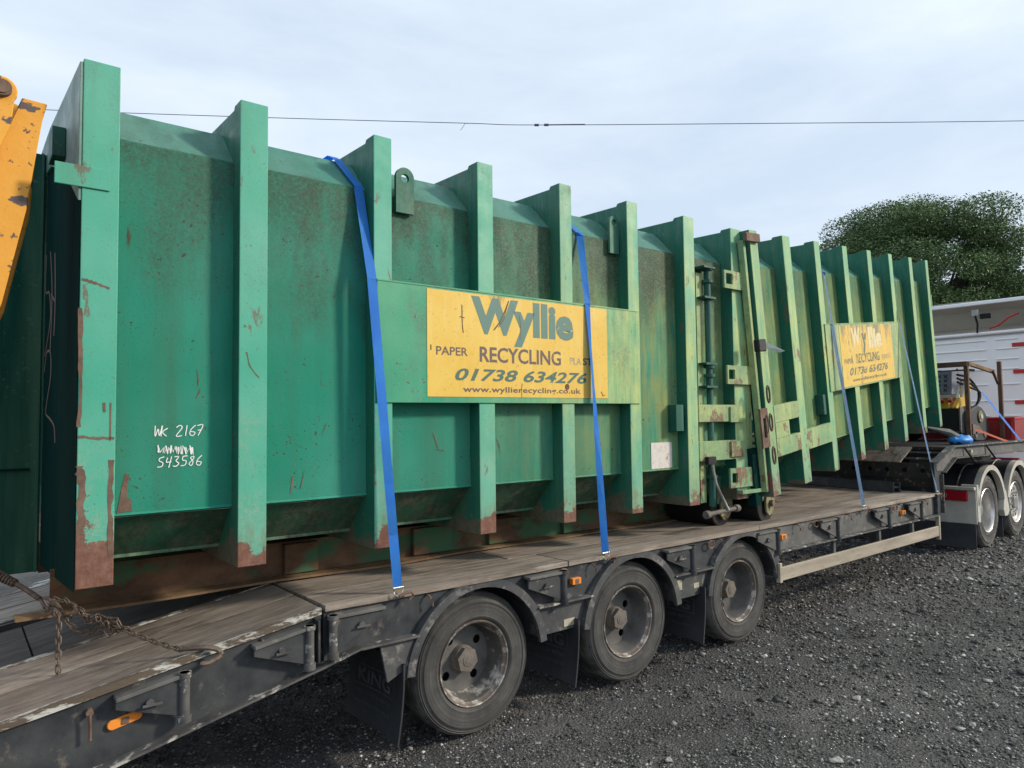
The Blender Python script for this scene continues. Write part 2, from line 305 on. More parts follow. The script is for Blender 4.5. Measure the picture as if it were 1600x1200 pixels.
def cyl(bm, p0, p1, r, n=16, r2=None, caps=True):
    p0 = Vector(p0); p1 = Vector(p1); d = (p1-p0).normalized(); a = d.orthogonal().normalized(); b = d.cross(a); r2 = r if r2 is None else r2
    A = [bm.verts.new(p0+(a*math.cos(t)+b*math.sin(t))*r) for t in [2*PI*i/n for i in range(n)]]
    Bv = [bm.verts.new(p1+(a*math.cos(t)+b*math.sin(t))*r2) for t in [2*PI*i/n for i in range(n)]]
    for i in range(n): bm.faces.new((A[i], A[(i+1) % n], Bv[(i+1) % n], Bv[i]))
    if caps: bm.faces.new(A[::-1]); bm.faces.new(Bv)
    return bm
def tube(bm, pts, r, n=8, closed=False):
    pts = [Vector(p) for p in pts]; N = len(pts); rings = []
    for i, p in enumerate(pts):
        if closed: d = pts[(i+1) % N]-pts[i-1]
        else: d = pts[min(i+1, N-1)]-pts[max(i-1, 0)]
        d.normalize(); up = Vector((0, 0, 1)) if abs(d.z) < .9 else Vector((0, 1, 0)); a = d.cross(up).normalized(); b = d.cross(a)
        rr = r[i] if isinstance(r, (list, tuple)) else r
        rings.append([bm.verts.new(p+(a*math.cos(t)+b*math.sin(t))*rr) for t in [2*PI*k/n for k in range(n)]])
    for i in range(N if closed else N-1):
        A, Q = rings[i], rings[(i+1) % N]
        for k in range(n): bm.faces.new((A[k], A[(k+1) % n], Q[(k+1) % n], Q[k]))
    if not closed: bm.faces.new(rings[0][::-1]); bm.faces.new(rings[-1])
    return bm
def lathe(bm, prof, n=48, axis_y=True, closed=False):
    "profile of (r, y) around the y axis"
    R = [[bm.verts.new((r*math.cos(t), y, r*math.sin(t))) for t in [2*PI*k/n for k in range(n)]] for r, y in prof]
    for a, b in zip(R, R[1:]+([R[0]] if closed else [])):
        for k in range(n): bm.faces.new((a[k], a[(k+1) % n], b[(k+1) % n], b[k]))
    return bm
def ribbon(bm, pts, wd, th=.001):
    "flat pen stroke in the x-z plane, at y0 = pts[.][1]"
    pts = [Vector(p) for p in pts]
    L, R = [], []
    for i, p in enumerate(pts):
        d = (pts[min(i+1, len(pts)-1)]-pts[max(i-1, 0)]); d.y = 0; d.normalize(); n = Vector((-d.z, 0, d.x))*wd/2
        L.append(bm.verts.new(p+n)); R.append(bm.verts.new(p-n))
    for i in range(len(pts)-1): bm.faces.new((L[i], L[i+1], R[i+1], R[i]))
def text_mesh(body, bold=0., shear=0., res=3, spacing=1.):
    c = bpy.data.curves.new('t', 'FONT'); c.body = body; c.size = 1; c.offset = bold; c.shear = shear; c.resolution_u = res; c.space_character = spacing
    t = bpy.data.objects.new('t', c); COL.objects.link(t)
    bpy.context.view_layer.update()
    me = bpy.data.meshes.new_from_object(t.evaluated_get(bpy.context.evaluated_depsgraph_get()))
    bpy.data.objects.remove(t); bpy.data.curves.remove(c); return me
def letters(name, body, x0, x1, z0, z1, y, mat, parent, bold=.02, shear=0., spacing=1., skew=0.):
    me = text_mesh(body, bold, shear, spacing=spacing); vs_ = [v.co for v in me.vertices]
    a0, a1 = min(v.x for v in vs_), max(v.x for v in vs_); b0, b1 = min(v.y for v in vs_), max(v.y for v in vs_)
    for v in me.vertices:
        fx = (v.co.x-a0)/(a1-a0); fz = (v.co.y-b0)/(b1-b0); v.co = Vector((x0+(x1-x0)*fx, y, z0+(z1-z0)*fz+skew*fx))
    return obj(name, me, mat, parent)

# ------------------------------------------------------------------ ground
def axis(lo, hi, flo, fhi, step):
    a = list(np.arange(flo, fhi+1e-6, step)); s = step; x = fhi
    while x < hi: s *= 1.35; x += s; a.append(min(x, hi))
    s = step; x = flo; b = []
    while x > lo: s *= 1.35; x -= s; b.append(max(x, lo))
    return np.array(b[::-1]+a)
gx = axis(-500, 900, -3, 22, .11); gy = axis(-500, 700, -5, 3.5, .11)
X, Y = np.meshgrid(gx, gy, indexing='ij')
def height(x, y):
    h = .012*np.sin(x*1.3+.7*y)+.010*np.sin(2.9*x-1.7*y+1)+.007*np.sin(5.3*y+2.1*x)+.006*np.sin(7.7*x+3.1*y)
    h = h+.010*np.sin(.55*x+2.2*y+2)
    return h*np.where((np.abs(x) < 40) & (np.abs(y) < 40), 1, 0)-.012
Z = height(X, Y)+rng.normal(0, .003, X.shape)
nx, ny = X.shape
me = bpy.data.meshes.new('ground'); V = np.stack([X, Y, Z], -1).reshape(-1, 3)
idx = np.arange(nx*ny).reshape(nx, ny); F = np.stack([idx[:-1, :-1], idx[1:, :-1], idx[1:, 1:], idx[:-1, 1:]], -1).reshape(-1, 4)
me.from_pydata(V.tolist(), [], F.tolist())
g = G('black_gravel_yard')
n1 = g.noise(1.1, 5, .6); n2 = g.noise(95, 4, .8); n3 = g.voro(60); n4 = g.voro(60, col=True)
sepc = g.t.nodes.new('ShaderNodeSeparateColor'); g.L(n4, sepc.inputs[0])
col = g.mix(g.rng(n1, .35, .7), (.034, .034, .037), (.085, .083, .081)); col = g.mix(g.mul(g.rng(sepc.outputs[0], .5, 1), .7), col, (.14, .137, .132))
col = g.mix(g.mul(g.rng(n2, .56, .75), .7), col, (.19, .185, .175)); col = g.mix(g.rng(g.noise(.35, 3, .5), .2, .8, 0, .2), col, (.15, .143, .135)); col = g.mix(g.mul(g.rng(g.noise(.8, 5, .6, g.vec((1, 1, 1), (4, 2, 0))), .5, .66), .6), col, (.17, .163, .152))
M['ground'] = g.done(col, .8, 0, g.add(g.mul(n3, -1.), g.mul(n2, .6)), .9, .02, .35)
ground = obj('ground', me, M['ground'], smooth=True); tag(ground, kind='structure')
# loose gravel, one stuff mesh
def stones(N, s0, s1, rmax, dark):
    th = rng.uniform(.1, 1.62, N); r = .9*np.exp(rng.uniform(0, 1, N)**.8*np.log(rmax/.9))
    x = r*np.sin(th); y = -3.33+r*np.cos(th); ok = y < 2.9; x, y, r = x[ok], y[ok], r[ok]; N = len(x)
    s = (s0+(s1-s0)*rng.uniform(0, 1, N)**3)*np.clip(r/5, .8, 2.2)
    base = np.array([(1, 0, 0), (0, 1, 0), (-1, 0, 0), (0, -1, 0), (0, 0, .8), (0, 0, -.5)], float)
    P = base[None]*rng.uniform(.55, 1.25, (N, 6, 3))+rng.normal(0, .14, (N, 6, 3)); a = rng.uniform(0, 6.28, N)
    c, q = np.cos(a)[:, None], np.sin(a)[:, None]; px, py = P[..., 0]*c-P[..., 1]*q, P[..., 0]*q+P[..., 1]*c
    P = np.stack([px, py, P[..., 2]*.75], -1)*s[:, None, None]
    P += np.stack([x, y, height(x, y)+s*.2], -1)[:, None, :]
    tri = np.array([(0, 1, 4), (1, 2, 4), (2, 3, 4), (3, 0, 4), (1, 0, 5), (2, 1, 5), (3, 2, 5), (0, 3, 5)])
    T = (tri[None]+(np.arange(N)*6)[:, None, None]).reshape(-1, 3)
    # clusters of paler stones
    pale = .5+.5*np.sin(x*2.1+y*3)*np.sin(y*2.7-x); pt = np.sin(1.1*x+.8*y+.5)*np.sin(1.7*y-.6*x+1.)+.5*np.sin(3.1*x-2.3*y)*np.sin(2.2*y+x); u = rng.uniform(0, 1, N)-.10*pt
    shade = np.where(u < .50, rng.uniform(.03, .085, N), np.where(u < .88, rng.uniform(.09, .26, N), rng.uniform(.28, .62, N)*(.5+.6*pale)))
    return P.reshape(-1, 3), T, np.repeat(shade, 6)
def numesh(name, P, T, shade=None):
    me = bpy.data.meshes.new(name); me.vertices.add(len(P)); me.vertices.foreach_set('co', P.astype(np.float32).ravel())
    k = T.shape[1]; me.loops.add(T.size); me.loops.foreach_set('vertex_index', T.astype(np.int32).ravel())
    me.polygons.add(len(T)); me.polygons.foreach_set('loop_start', np.arange(0, T.size, k, dtype=np.int32))
    if shade is not None:
        at = me.attributes.new('tone', 'FLOAT', 'POINT'); at.data.foreach_set('value', shade.astype(np.float32))
    me.update(calc_edges=True); return me
a = stones(215000, .0045, .0125, 30, 0); b = stones(60000, .008, .021, 26, 0)
c_ = stones(1600, .018, .036, 24, 0)
P = np.concatenate([a[0], b[0], c_[0]]); T = np.concatenate([a[1], b[1]+len(a[0]), c_[1]+len(a[0])+len(b[0])]); S = np.concatenate([a[2], b[2], c_[2]])
g = G('loose_stone'); at = g.t.nodes.new('ShaderNodeAttribute'); at.attribute_name = 'tone'
cc = g.t.nodes.new('ShaderNodeCombineColor'); g.L(at.outputs['Fac'], cc.inputs[0]); g.L(g.mul(at.outputs['Fac'], .985), cc.inputs[1]); g.L(g.mul(at.outputs['Fac'], .96), cc.inputs[2])
M['stone'] = g.done(cc.outputs[0], .75)
tag(obj('gravel', numesh('gravel', P, T, S), M['stone']), kind='stuff')
M['palestone'] = simple('pale_stone', (.26, .25, .235), (.42, .40, .38), .8, 0, 30, .6)
PS = [(4.512, -1.075, 0.03, 'pale chipped stone lying mid-way between the third trailer wheel and the bottom right corner'),
      (5.467, -0.188, 0.02, 'small pale stone nearest below the beige side guard'),
      (5.04, -0.463, 0.022, 'small flat pale stone just in front of the one below the side guard'),
      (2.945, -0.861, 0.022, 'pale stone at the bottom edge of the view below the middle wheel'),
      (3.597, -1.413, 0.032, 'largest flat pale stone at the bottom edge right of centre'),
      (4.643, -1.674, 0.026, 'pale stone near the bottom right corner of the yard'),
      (5.415, -1.506, 0.024, 'brownish pale stone lying alone at the far right of the yard'),
      (2.565, -0.262, 0.014, 'tiny white stone close to the rearmost wheel')]
for i, (x, y, s, lab) in enumerate(PS):
    bm = B(); bmesh.ops.create_icosphere(bm, subdivisions=2, radius=1)
    for v in bm.verts:
        k = .82+.3*math.sin(v.co.x*3+i)*math.cos(v.co.y*2.7+i*2)+random.uniform(-.06, .06); v.co = Vector((v.co.x*k*1.3*s, v.co.y*k*s, v.co.z*k*.5*s))
    o = obj('pale_stone', bm, M['palestone'], smooth=False); o.location = (x, y, float(height(np.array(x), np.array(y)))+s*.3); o.rotation_euler = (0, 0, i*1.3)
    tag(o, lab, 'stone', 'larger pale stones on the gravel')

# ------------------------------------------------------------------ trailer
TR = thing('low_loader_trailer', 'grey three-axle low loader trailer with worn timber deck carrying both green containers', 'trailer', (2.363, 1.25, 0))
TP = TR.location.copy()
def tp(name, bm, mat, bevel=0, smooth=False, parent=None):
    o = obj(name, bm, mat, parent or TR, bevel, smooth)
    if parent is None: o.location = -TP
    return o
DZ = .884
# deck boards (each its own part)
seams = [1.445, 3.05, 5.15, 7.0, 8.70]
bw = .317
for j in range(8):
    y0 = -.012+j*bw; off = 0 if j == 0 else random.uniform(-.35, .35)
    for k in range(len(seams)-1):
        xa = seams[k]+(off if k else 0); xb = seams[k+1]+(off if k+1 < len(seams)-1 else 0)
        dz = random.uniform(-.003, .003); bm = B(); n = max(2, int((xb-xa)/.12)) if j == 0 else 2
        top = []
        xs = [xa+.003+(xb-xa-.006)*i/n for i in range(n+1)]
        e0 = [y0+(random.uniform(-.004, .006) if j == 0 else 0.002) for _ in xs]
        ring = [[bm.verts.new(p) for p in ((x, e, DZ-.03), (x, e, DZ+dz), (x, y0+bw-.002, DZ+dz), (x, y0+bw-.002, DZ-.03))] for x, e in zip(xs, e0)]
        for a, b in zip(ring, ring[1:]):
            for q in range(4): bm.faces.new((a[q], b[q], b[(q+1) % 4], a[(q+1) % 4]))
        bm.faces.new(ring[0]); bm.faces.new(ring[-1][::-1])
        tp('deck_board', bm, M['deck'])
# beavertail
SL = .165; bz = lambda x: .875+(x-1.44)*SL
def slab(bm, x0, x1, y0, y1, top, th, wob=0):
    n = max(1, int((x1-x0)/.12)) if wob else 1; xs = [x0+(x1-x0)*i/n for i in range(n+1)]
    ring = []
    for x in xs:
        e = y0+random.uniform(-wob, wob); q = random.uniform(-wob, wob)*.5
        ring.append([bm.verts.new(p) for p in ((x, e, bz(x)+top-th), (x, e, bz(x)+top+q), (x, y1, bz(x)+top), (x, y1, bz(x)+top-th))])
    for a, b in zip(ring, ring[1:]):
        for q in range(4): bm.faces.new((a[q], b[q], b[(q+1) % 4], a[(q+1) % 4]))
    bm.faces.new(ring[0]); bm.faces.new(ring[-1][::-1]); return bm
for (y0, y1, mt, tops) in ((.018, .36, 'deckold', 0), (.363, .70, 'deckold', .001), (.80, 1.17, 'deckdark', -.03), (1.173, 1.55, 'deckdark', -.031), (1.65, 1.98, 'deckold', 0), (1.983, 2.36, 'deckold', .002)):
    for xa, xb in ((-2.0, .33 if mt == 'deckdark' else -.4), (.34 if mt == 'deckdark' else -.394, 1.43)):
        tp('ramp_board', slab(B(), xa, xb, y0, y1, tops, .028), M[mt])
for y0, y1 in ((-.014, .015), (.703, .735), (1.615, 1.647), (2.363, 2.52)): tp('ramp_edge_strip', slab(B(), -2.0, 1.425, y0, y1, .006, .03, .0045), M['whiteedge'])
for y0 in (.74, 1.58): tp('ramp_rail', slab(B(), -2.0, 1.42, y0, y0+.03, -.002, .09), M['frame'])
# main frame
bm = B()
for y in (.78, 1.68): box(bm, 1.5, 8.7, y, y+.14, .50, .852)
for x in np.arange(1.7, 8.6, .62): box(bm, x, x+.06, .06, 2.48, .74, .85)
for y in (.72, 1.58): pxz(bm, [(-2, bz(-2)-.34), (-2, bz(-2)-.06), (1.48, bz(1.44)-.04), (1.48, .5)], y, y+.1)
tp('chassis_beam', bm, M['frame'])
bm = B(); box(bm, 1.3, 8.5, .95, 1.65, .55, .8); tp('belly_panel', bm, M['black'])
WX = [2.363, 3.638, 4.913]; WZ = .395; AR = .482
def arc(cx, a0, a1, r, n=10): return [(cx+r*math.cos(math.radians(a0+(a1-a0)*i/n)), WZ+r*math.sin(math.radians(a0+(a1-a0)*i/n))) for i in range(n+1)]
aT = math.degrees(math.asin((.862-WZ-.012)/AR)); aM = math.degrees(math.asin((.646-WZ)/AR)); aB = math.degrees(math.asin((.463-WZ)/AR))
# side rail pieces following the arches
tp('side_rail', pxz(B(), [(1.445, .60), (1.445, .852), ]+arc(WX[0], 180-aT, 180-aM, AR)+[(1.60, .642)], .012, .03), M['frame'], .003)
for a, b in zip(WX, WX[1:]): tp('side_rail', pxz(B(), arc(b, 180-aT, 180-aM, AR)+arc(a, aM, aT, AR), .012, .03), M['frame'], .003)
tp('side_rail', pxz(B(), arc(WX[2], aM, aT, AR)+[(8.585, .852), (8.585, .655), ], .012, .03), M['frame_dusty'], .003)
tp('side_rail', pxz(B(), [(-2, bz(-2)-.235), (-2, bz(-2)-.032), (1.435, bz(1.435)-.032), (1.435, .60), (.527, .412)], .012, .03), M['frame'], .003)
fl = [(1.62, 1.955), (2.775, 3.228), (4.05, 4.503), (5.325, 8.585)]
for a, b in fl: tp('lower_flange', box(B(), a, b, -.05, .10, .641, .652), M['frame_edge'], .002)
bm = B()
for p, q in (((-2, bz(-2)-.235), (.527, .405)), ((.527, .405), (1.44, .601)), ((1.44, .601), (1.62, .646))):
    pxz(bm, [p, (p[0], p[1]+.011), (q[0], q[1]+.011), q], -.05, .10)
tp('lower_flange', bm, M['frame_edge'])
for a, b in zip(WX, WX[1:]):
    tp('guard_panel', pxz(B(), arc(b, 180-aM-1, 180-aB, AR, 5)+arc(a, aB, aM-1, AR, 5), .004, .018), M['guard'], .002)
tp('guard_panel', pxz(B(), [(1.735, .634), (1.775, .44), (1.86, .475), (1.875, .43), (1.925, .44)]+arc(WX[0], 175, 180-aM, AR, 4)[::1], -.02, -.004), M['guard'], .002)
tp('guard_panel', pxz(B(), arc(WX[2], aB-8, aM, AR, 4)+[(5.44, .636), (5.42, .47)], -.004, .012), M['guard'], .002)
for c in WX:
    bm = B(); N = 26; R0, R1 = .436, .484
    for i in range(N):
        a0, a1 = [math.radians(6+168*k/N) for k in (i, i+1)]
        p = [(c+R0*math.cos(a0), WZ+R0*math.sin(a0)), (c+R1*math.cos(a0), WZ+R1*math.sin(a0)), (c+R1*math.cos(a1), WZ+R1*math.sin(a1)), (c+R0*math.cos(a1), WZ+R0*math.sin(a1))]
        v = [bm.verts.new((x, y, min(z, .851))) for y in (-.035, -.012) for x, z in p]
        for f in ((0, 1, 2, 3), (7, 6, 5, 4), (1, 5, 6, 2), (3, 7, 4, 0)): bm.faces.new([v[k] for k in f])
        w_ = [bm.verts.new((x, y, min(z, .851))) for y in (-.012, .52) for x, z in p[1:3]]
        bm.faces.new((w_[0], w_[1], w_[3], w_[2]))
    bmesh.ops.remove_doubles(bm, verts=bm.verts, dist=1e-5)
    tp('mudguard', bm, M['guard'], smooth=True)
# mud flaps
def flap(x):
    bm = B(); n = 6; rows = []
    for i in range(n+1):
        t = i/n; z = .52-.40*t; xo = x-.04*t*t
        rows.append([bm.verts.new((xo+dx+(.012*math.sin(y*9) if dx == 0 else .012*math.sin(y*9)), y, z+(random.uniform(-.004, .004) if i == n else 0))) for y in np.linspace(-.045, .56, 9) for dx in (0, .01)])
    for a, b in zip(rows, rows[1:]):
        for k in range(0, 16, 2): bm.faces.new((a[k], a[k+2], b[k+2], b[k])); bm.faces.new((a[k+1], b[k+1], b[k+3], a[k+3]))
        bm.faces.new((a[0], b[0], b[1], a[1])); bm.faces.new((a[16], a[17], b[17], b[16]))
    L = rows[-1]
    for k in range(0, 16, 2): bm.faces.new((L[k], L[k+2], L[k+3], L[k+1]))
    f = tp('mud_flap', bm, M['rubber_flap'])
    def ft(body, y0, y1, z0, z1, bold):
        me = text_mesh(body, bold); vs_ = [v.co for v in me.vertices]; a0, a1 = min(v.x for v in vs_), max(v.x for v in vs_); b0, b1 = min(v.y for v in vs_), max(v.y for v in vs_)
        for v in me.vertices:
            yy = y1+(y0-y1)*(v.co.x-a0)/(a1-a0); z = z0+(z1-z0)*(v.co.y-b0)/(b1-b0); t = (.52-z)/.4
            v.co = Vector((x-.04*t*t+.012*math.sin(yy*9)-.006, yy, z))
        obj('flap_lettering', me, M['flaptext'], f)
    ft('KING', .10, .44, .325, .40, .03); ft('+44 (0)1858 467361', .08, .46, .255, .285, .01); ft('www.kingtrailers.co.uk', .08, .46, .205, .23, .01)
    bm = B()
    fr = [(.06, .31), (.48, .31), (.48, .415), (.06, .415)]
    for (ya, za), (yb, zb) in zip(fr, fr[1:]+fr[:1]):
        m_ = 12
        for i in range(m_):
            p = []
            for s_ in (i/m_, (i+1)/m_):
                yy = ya+(yb-ya)*s_; z = za+(zb-za)*s_; dd = .003
                for sg in (-1, 1):
                    y2, z2 = (yy, z+sg*dd) if za == zb else (yy+sg*dd, z); t = (.52-z2)/.4
                    p.append(bm.verts.new((x-.04*t*t+.012*math.sin(y2*9)-.006, y2, z2)))
            bm.faces.new((p[0], p[1], p[3], p[2]))
    obj('flap_border', bm, M['flaptext'], f)
for x in (1.86, 3.10, 4.38): flap(x)
# wheels
PROF = [(.238, .018), (.248, .004), (.262, -.002), (.27, .001), (.30, -.004), (.335, -.003), (.338, -.006), (.345, -.006), (.348, -.002), (.362, .004), (.366, .002), (.372, .008), (.376, .006), (.386, .022), (.395, .04), (.395, .072), (.386, .074), (.386, .084), (.395, .086), (.395, .112), (.386, .114), (.386, .124), (.395, .126), (.395, .152), (.386, .154), (.386, .164), (.395, .166), (.395, .20), (.375, .225), (.30, .24), (.238, .22)]
bm = lathe(B(), PROF, 72, closed=True); tyre_me = bpy.data.meshes.new('tyre')
bmesh.ops.recalc_face_normals(bm, faces=bm.faces); bm.to_mesh(tyre_me); bm.free()
def disc_with_holes(R, r0, holes, hr, hR, y, th=.008):
    bm = B()
    def circ(cx, cz, r, n):
        v = [bm.verts.new((cx+r*math.cos(2*PI*i/n), y, cz+r*math.sin(2*PI*i/n))) for i in range(n)]
        for i in range(n): bm.edges.new((v[i], v[(i+1) % n]))
    circ(0, 0, R, 48); circ(0, 0, r0, 24)
    for i in range(holes): circ(hR*math.cos(2*PI*i/holes+.66), hR*math.sin(2*PI*i/holes+.66), hr, 14)
    bmesh.ops.triangle_fill(bm, use_beauty=True, use_dissolve=False, edges=bm.edges[:])
    ex = bmesh.ops.extrude_face_region(bm, geom=bm.faces[:]); bmesh.ops.translate(bm, verts=[v for v in ex['geom'] if isinstance(v, bmesh.types.BMVert)], vec=(0, th, 0))
    return bm
def trailer_wheel(x, rot):
    bm = disc_with_holes(.186, .052, 4, .026, .138, .145)
    w_ = obj('wheel', bm, M['rimdark'], TR, smooth=False); w_.location = Vector((x, .03, WZ))-TP; w_.rotation_euler = (0, rot, 0)
    for k, dy in enumerate((0, .30)):
        t_ = obj('tyre', tyre_me, M['tyre'], w_, smooth=(k == 0)); t_.location = (0, dy, 0)
    bm = lathe(B(), [(.232, .03), (.240, .012), (.236, .004), (.229, .006), (.224, .022), (.216, .032)], 56, closed=False); obj('rim_flange', bm, M['rimworn'], w_, smooth=True)
    bm = lathe(B(), [(.216, .032), (.208, .05), (.205, .095), (.19, .135), (.186, .150)], 56); obj('rim', bm, M['rimscuff'] if x < 3 else M['rimdark'], w_, smooth=True)
    bm = lathe(B(), [(.186, .2), (.05, .2)], 24); obj('brake_drum', bm, M['black'], w_)
    bm = B(); cyl(bm, (0, .144, 0), (0, .11, 0), .080, 28, .072); cyl(bm, (0, .11, 0), (0, .078, 0), .072, 6); cyl(bm, (0, .0782, 0), (0, .075, 0), .034, 20); cyl(bm, (0, .0752, 0), (0, .073, 0), .02, 20)
    obj('hub_cap', bm, M['hub'], w_, .002)
for i, x in enumerate(WX): trailer_wheel(x, (0, .12, .9)[i])
bm = B()
for x in WX: cyl(bm, (x, .35, WZ), (x, 2.2, WZ), .065, 16)
tp('axle', bm, M['black'])
# far-side wheels
for x in WX:
    o = obj('far_tyre', tyre_me, M['tyre'], TR); o.location = Vector((x, 2.28, WZ))-TP
# outriggers: (pin x, direction, z of rail top, dz)
for xp, sgn in ((.80, -1), (1.352, -1), (1.47, 1), (2.978, -1), (4.241, -1), (5.357, -1), (6.34, -1), (7.36, -1), (8.114, -1)):
    zt = (bz(xp)-.045) if xp < 1.44 else .842; s = SL if xp < 1.4 else 0; ln = .26 if xp < 1.4 else .28
    zl = zt+s*sgn*ln
    pts = [(xp, zt-.015), (xp, zt-.185), (xp+sgn*ln, zl-(.05 if xp < 2 else .07)), (xp+sgn*ln, zl-.015)]
    o = tp('outrigger', pxz(B(), pts, -.045, -.03), M['frame_dusty'] if xp > 5 else M['frame'], .002)
    bm = B(); pxz(bm, [(xp, zt-.002), (xp, zt-.018), (xp+sgn*ln, zl-.018), (xp+sgn*ln, zl-.002)], -.06, .012); tp('outrigger_top', bm, M['frame_dusty'], .002, parent=o)
    bm = B(); cyl(bm, (xp, -.045, zt-.20), (xp, -.045, zt), .021, 14); cyl(bm, (xp, -.045, zt-.205), (xp, -.045, zt-.175), .028, 14); cyl(bm, (xp, -.045, zt-.02), (xp, -.045, zt+.0), .028, 14)
    tp('hinge_pin', bm, M['frame_edge'] if xp < 2 else M['frame'], smooth=True, parent=o)
    cx, cz = xp+sgn*ln*.52, zt+s*sgn*ln*.5-.07
    bm = B(); cyl(bm, (cx, -.046, cz), (cx, -.062, cz), .016, 12); box(bm, cx-.03, cx+.045, -.068, -.060, cz-.012, cz-.002); tp('latch', bm, M['frame_edge'], .001, parent=o)
for o in [o for o in TR.children if o.name.startswith('outrigger')]: pass
# vertical joint ribs at the tail hinge
bm = B(); box(bm, 1.392, 1.404, -.05, .01, .63, .83); tp('rail_rib', bm, M['frame'], .002)
bm = B(); box(bm, 8.585, 8.60, -.03, .03, .655, .88); tp('rail_rib', bm, M['frame'], .002)
# hooks under the deck edge
def hook(x, z):
    bm = B(); tube(bm, [(x, .008, z), (x, -.012, z), (x+.004, -.028, z-.012), (x+.012, -.034, z-.035), (x+.012, -.032, z-.055)], .0055, 7); tp('rope_hook', bm, M['rustysteel'], smooth=True)
for x in (1.14, 2.03, 3.26, 4.62, 5.72, 6.1, 6.62, 7.12, 7.7, 8.3): hook(x, (bz(x) if x < 1.44 else DZ)-.045)
def ring(x, z, r=.028, name='lashing_ring'):
    bm = B(); tube(bm, [(x+r*math.cos(a)*1.3, -.02, z+r*math.sin(a)) for a in [2*PI*i/16 for i in range(16)]], .006, 7, True); tp(name, bm, M['rustysteel'], smooth=True)
for x in (3.0, 4.5, 6.02, 7.5, 7.58): ring(x, .815)
# lamps and stickers
def lamp(x, z, r, sl=0, rnd=True):
    bm = B()
    if rnd:
        pts = []
        for s, c in ((1, .045), (-1, -.045)):
            for i in range(9):
                a = -PI/2+PI*i/8; pts.append((x+s*(.045+.02*math.cos(a)), z+.02*math.sin(a)*s+s*.045*sl))
        pxz(bm, pts, -.004, .012)
    else: box(bm, x-.038, x+.038, -.02, .012, z-.02, z+.02)
    f = tp('marker_lamp', bm, M['amber'], .003); bm = B(); box(bm, x-.014, x+.014, -.0065 if rnd else -.0225, -.003 if rnd else -.019, z-.014, z+.014); tp('lamp_centre', bm, M['rustysteel'], parent=f)
lamp(.583, .569, 0, .2); lamp(3.115, .752, 0, 0, False); lamp(5.50, .758, 0, 0, False); lamp(7.77, .752, 0, 0, False)
for x, z, a, b in ((3.06, .505, .045, .022), (4.13, .565, .04, .035), (4.335, .535, .03, .018)):
    tp('sticker', box(B(), x-a, x+a, .0005, .0035, z-b, z+b), M['sticker'])
bm = B(); cyl(bm, (.455, .02, .635), (.455, -.02, .635), .014, 10); tube(bm, [(.455, -.022, .63), (.457, -.022, .53)], .006, 7); tp('grease_rod', bm, M['rustysteel'])
# side guard
tp('side_guard', pxz(B(), [(5.40, .412), (5.40, .522), (8.55, .535), (8.55, .425)], -.045, -.02), M['palegrey'], .004)
for a in ((5.36, 5.40, -.055, -.015, .40, .56), (8.55, 8.585, -.05, -.01, .385, .64)): tp('guard_end_cap', box(B(), *a), M['palegrey'], .004)
for x in (6.31, 7.2, 7.95): tp('guard_post', box(B(), x, x+.04, -.018, .012, .40, .641), M['frame_dusty'], .002)
bm = B(); cyl(bm, (8.0, .4, .32), (8.0, .43, .32), .05, 14); box(bm, 7.97, 8.03, .36, .44, .32, .7); tp('landing_leg', bm, M['frame_dusty'])
# headboard wall with holes
bm = B()
def plate_holes(bm, x, y0, y1, z0, z1, holes, r):
    def circ(cy, cz):
        v = [bm.verts.new((x, cy+r*math.cos(2*PI*i/12), cz+r*math.sin(2*PI*i/12))) for i in range(12)]
        for i in range(12): bm.edges.new((v[i], v[(i+1) % 12]))
    q = [bm.verts.new((x, a, b)) for a, b in ((y0, z0), (y1, z0), (y1, z1), (y0, z1))]
    for i in range(4): bm.edges.new((q[i], q[(i+1) % 4]))
    for h in holes: circ(*h)
    bmesh.ops.triangle_fill(bm, use_beauty=True, edges=bm.edges[:])
    ex = bmesh.ops.extrude_face_region(bm, geom=bm.faces[:]); bmesh.ops.translate(bm, verts=[v for v in ex['geom'] if isinstance(v, bmesh.types.BMVert)], vec=(.012, 0, 0))
plate_holes(bm, 8.74, .05, 2.5, .875, 1.205, [(.17+i*.20, 1.12) for i in range(12)], .027)
M['headboard'] = simple('chipped_black_headboard', (.012, .013, .016), (.04, .035, .03), .55, .1, 6, .5, (1, 1, 1), (.16, .11, .08), (.58, .64))
tp('headboard', bm, M['headboard']); tp('headboard_backing', box(B(), 8.80, 8.83, .05, 2.5, .7, 1.2), M['black'])
for z in (1.03, .93): tp('headboard_rib', box(B(), 8.72, 8.7395, .06, 2.48, z, z+.018), M['headboard'])
# gooseneck
GZ = 1.375
tp('gooseneck_side', pxz(B(), [(8.62, .655), (8.62, 1.215), (8.65, 1.225), (9.11, GZ+.005), (11.9, GZ), (11.9, 1.235), (9.13, 1.25), (8.80, 1.105), (8.765, 1.0), (8.765, .655)], .0, .02), M['frame'], .002)
bm = B(); pxz(bm, [(8.66, 1.13), (8.66, 1.222), (9.11, GZ+.003), (9.13, 1.262), (8.82, 1.12)], -.006, -.0005); pxz(bm, [(9.135, 1.262), (9.115, GZ+.003), (11.9, GZ-.002), (11.9, 1.245)], -.006, -.0005)
tp('gooseneck_web', bm, M['frame_dusty'])
bm = B()
for p, q in (((8.60, 1.218), (9.11, GZ+.006)), ((9.11, GZ+.006), (11.9, GZ+.002)), ((8.80, 1.10), (9.13, 1.248)), ((9.13, 1.248), (11.9, 1.232))):
    pxz(bm, [p, (p[0], p[1]+.012), (q[0], q[1]+.012), q], -.05, .04)
box(bm, 8.768, 8.78, -.03, .03, .655, 1.09)
tp('gooseneck_flange', bm, M['frame_edge'])
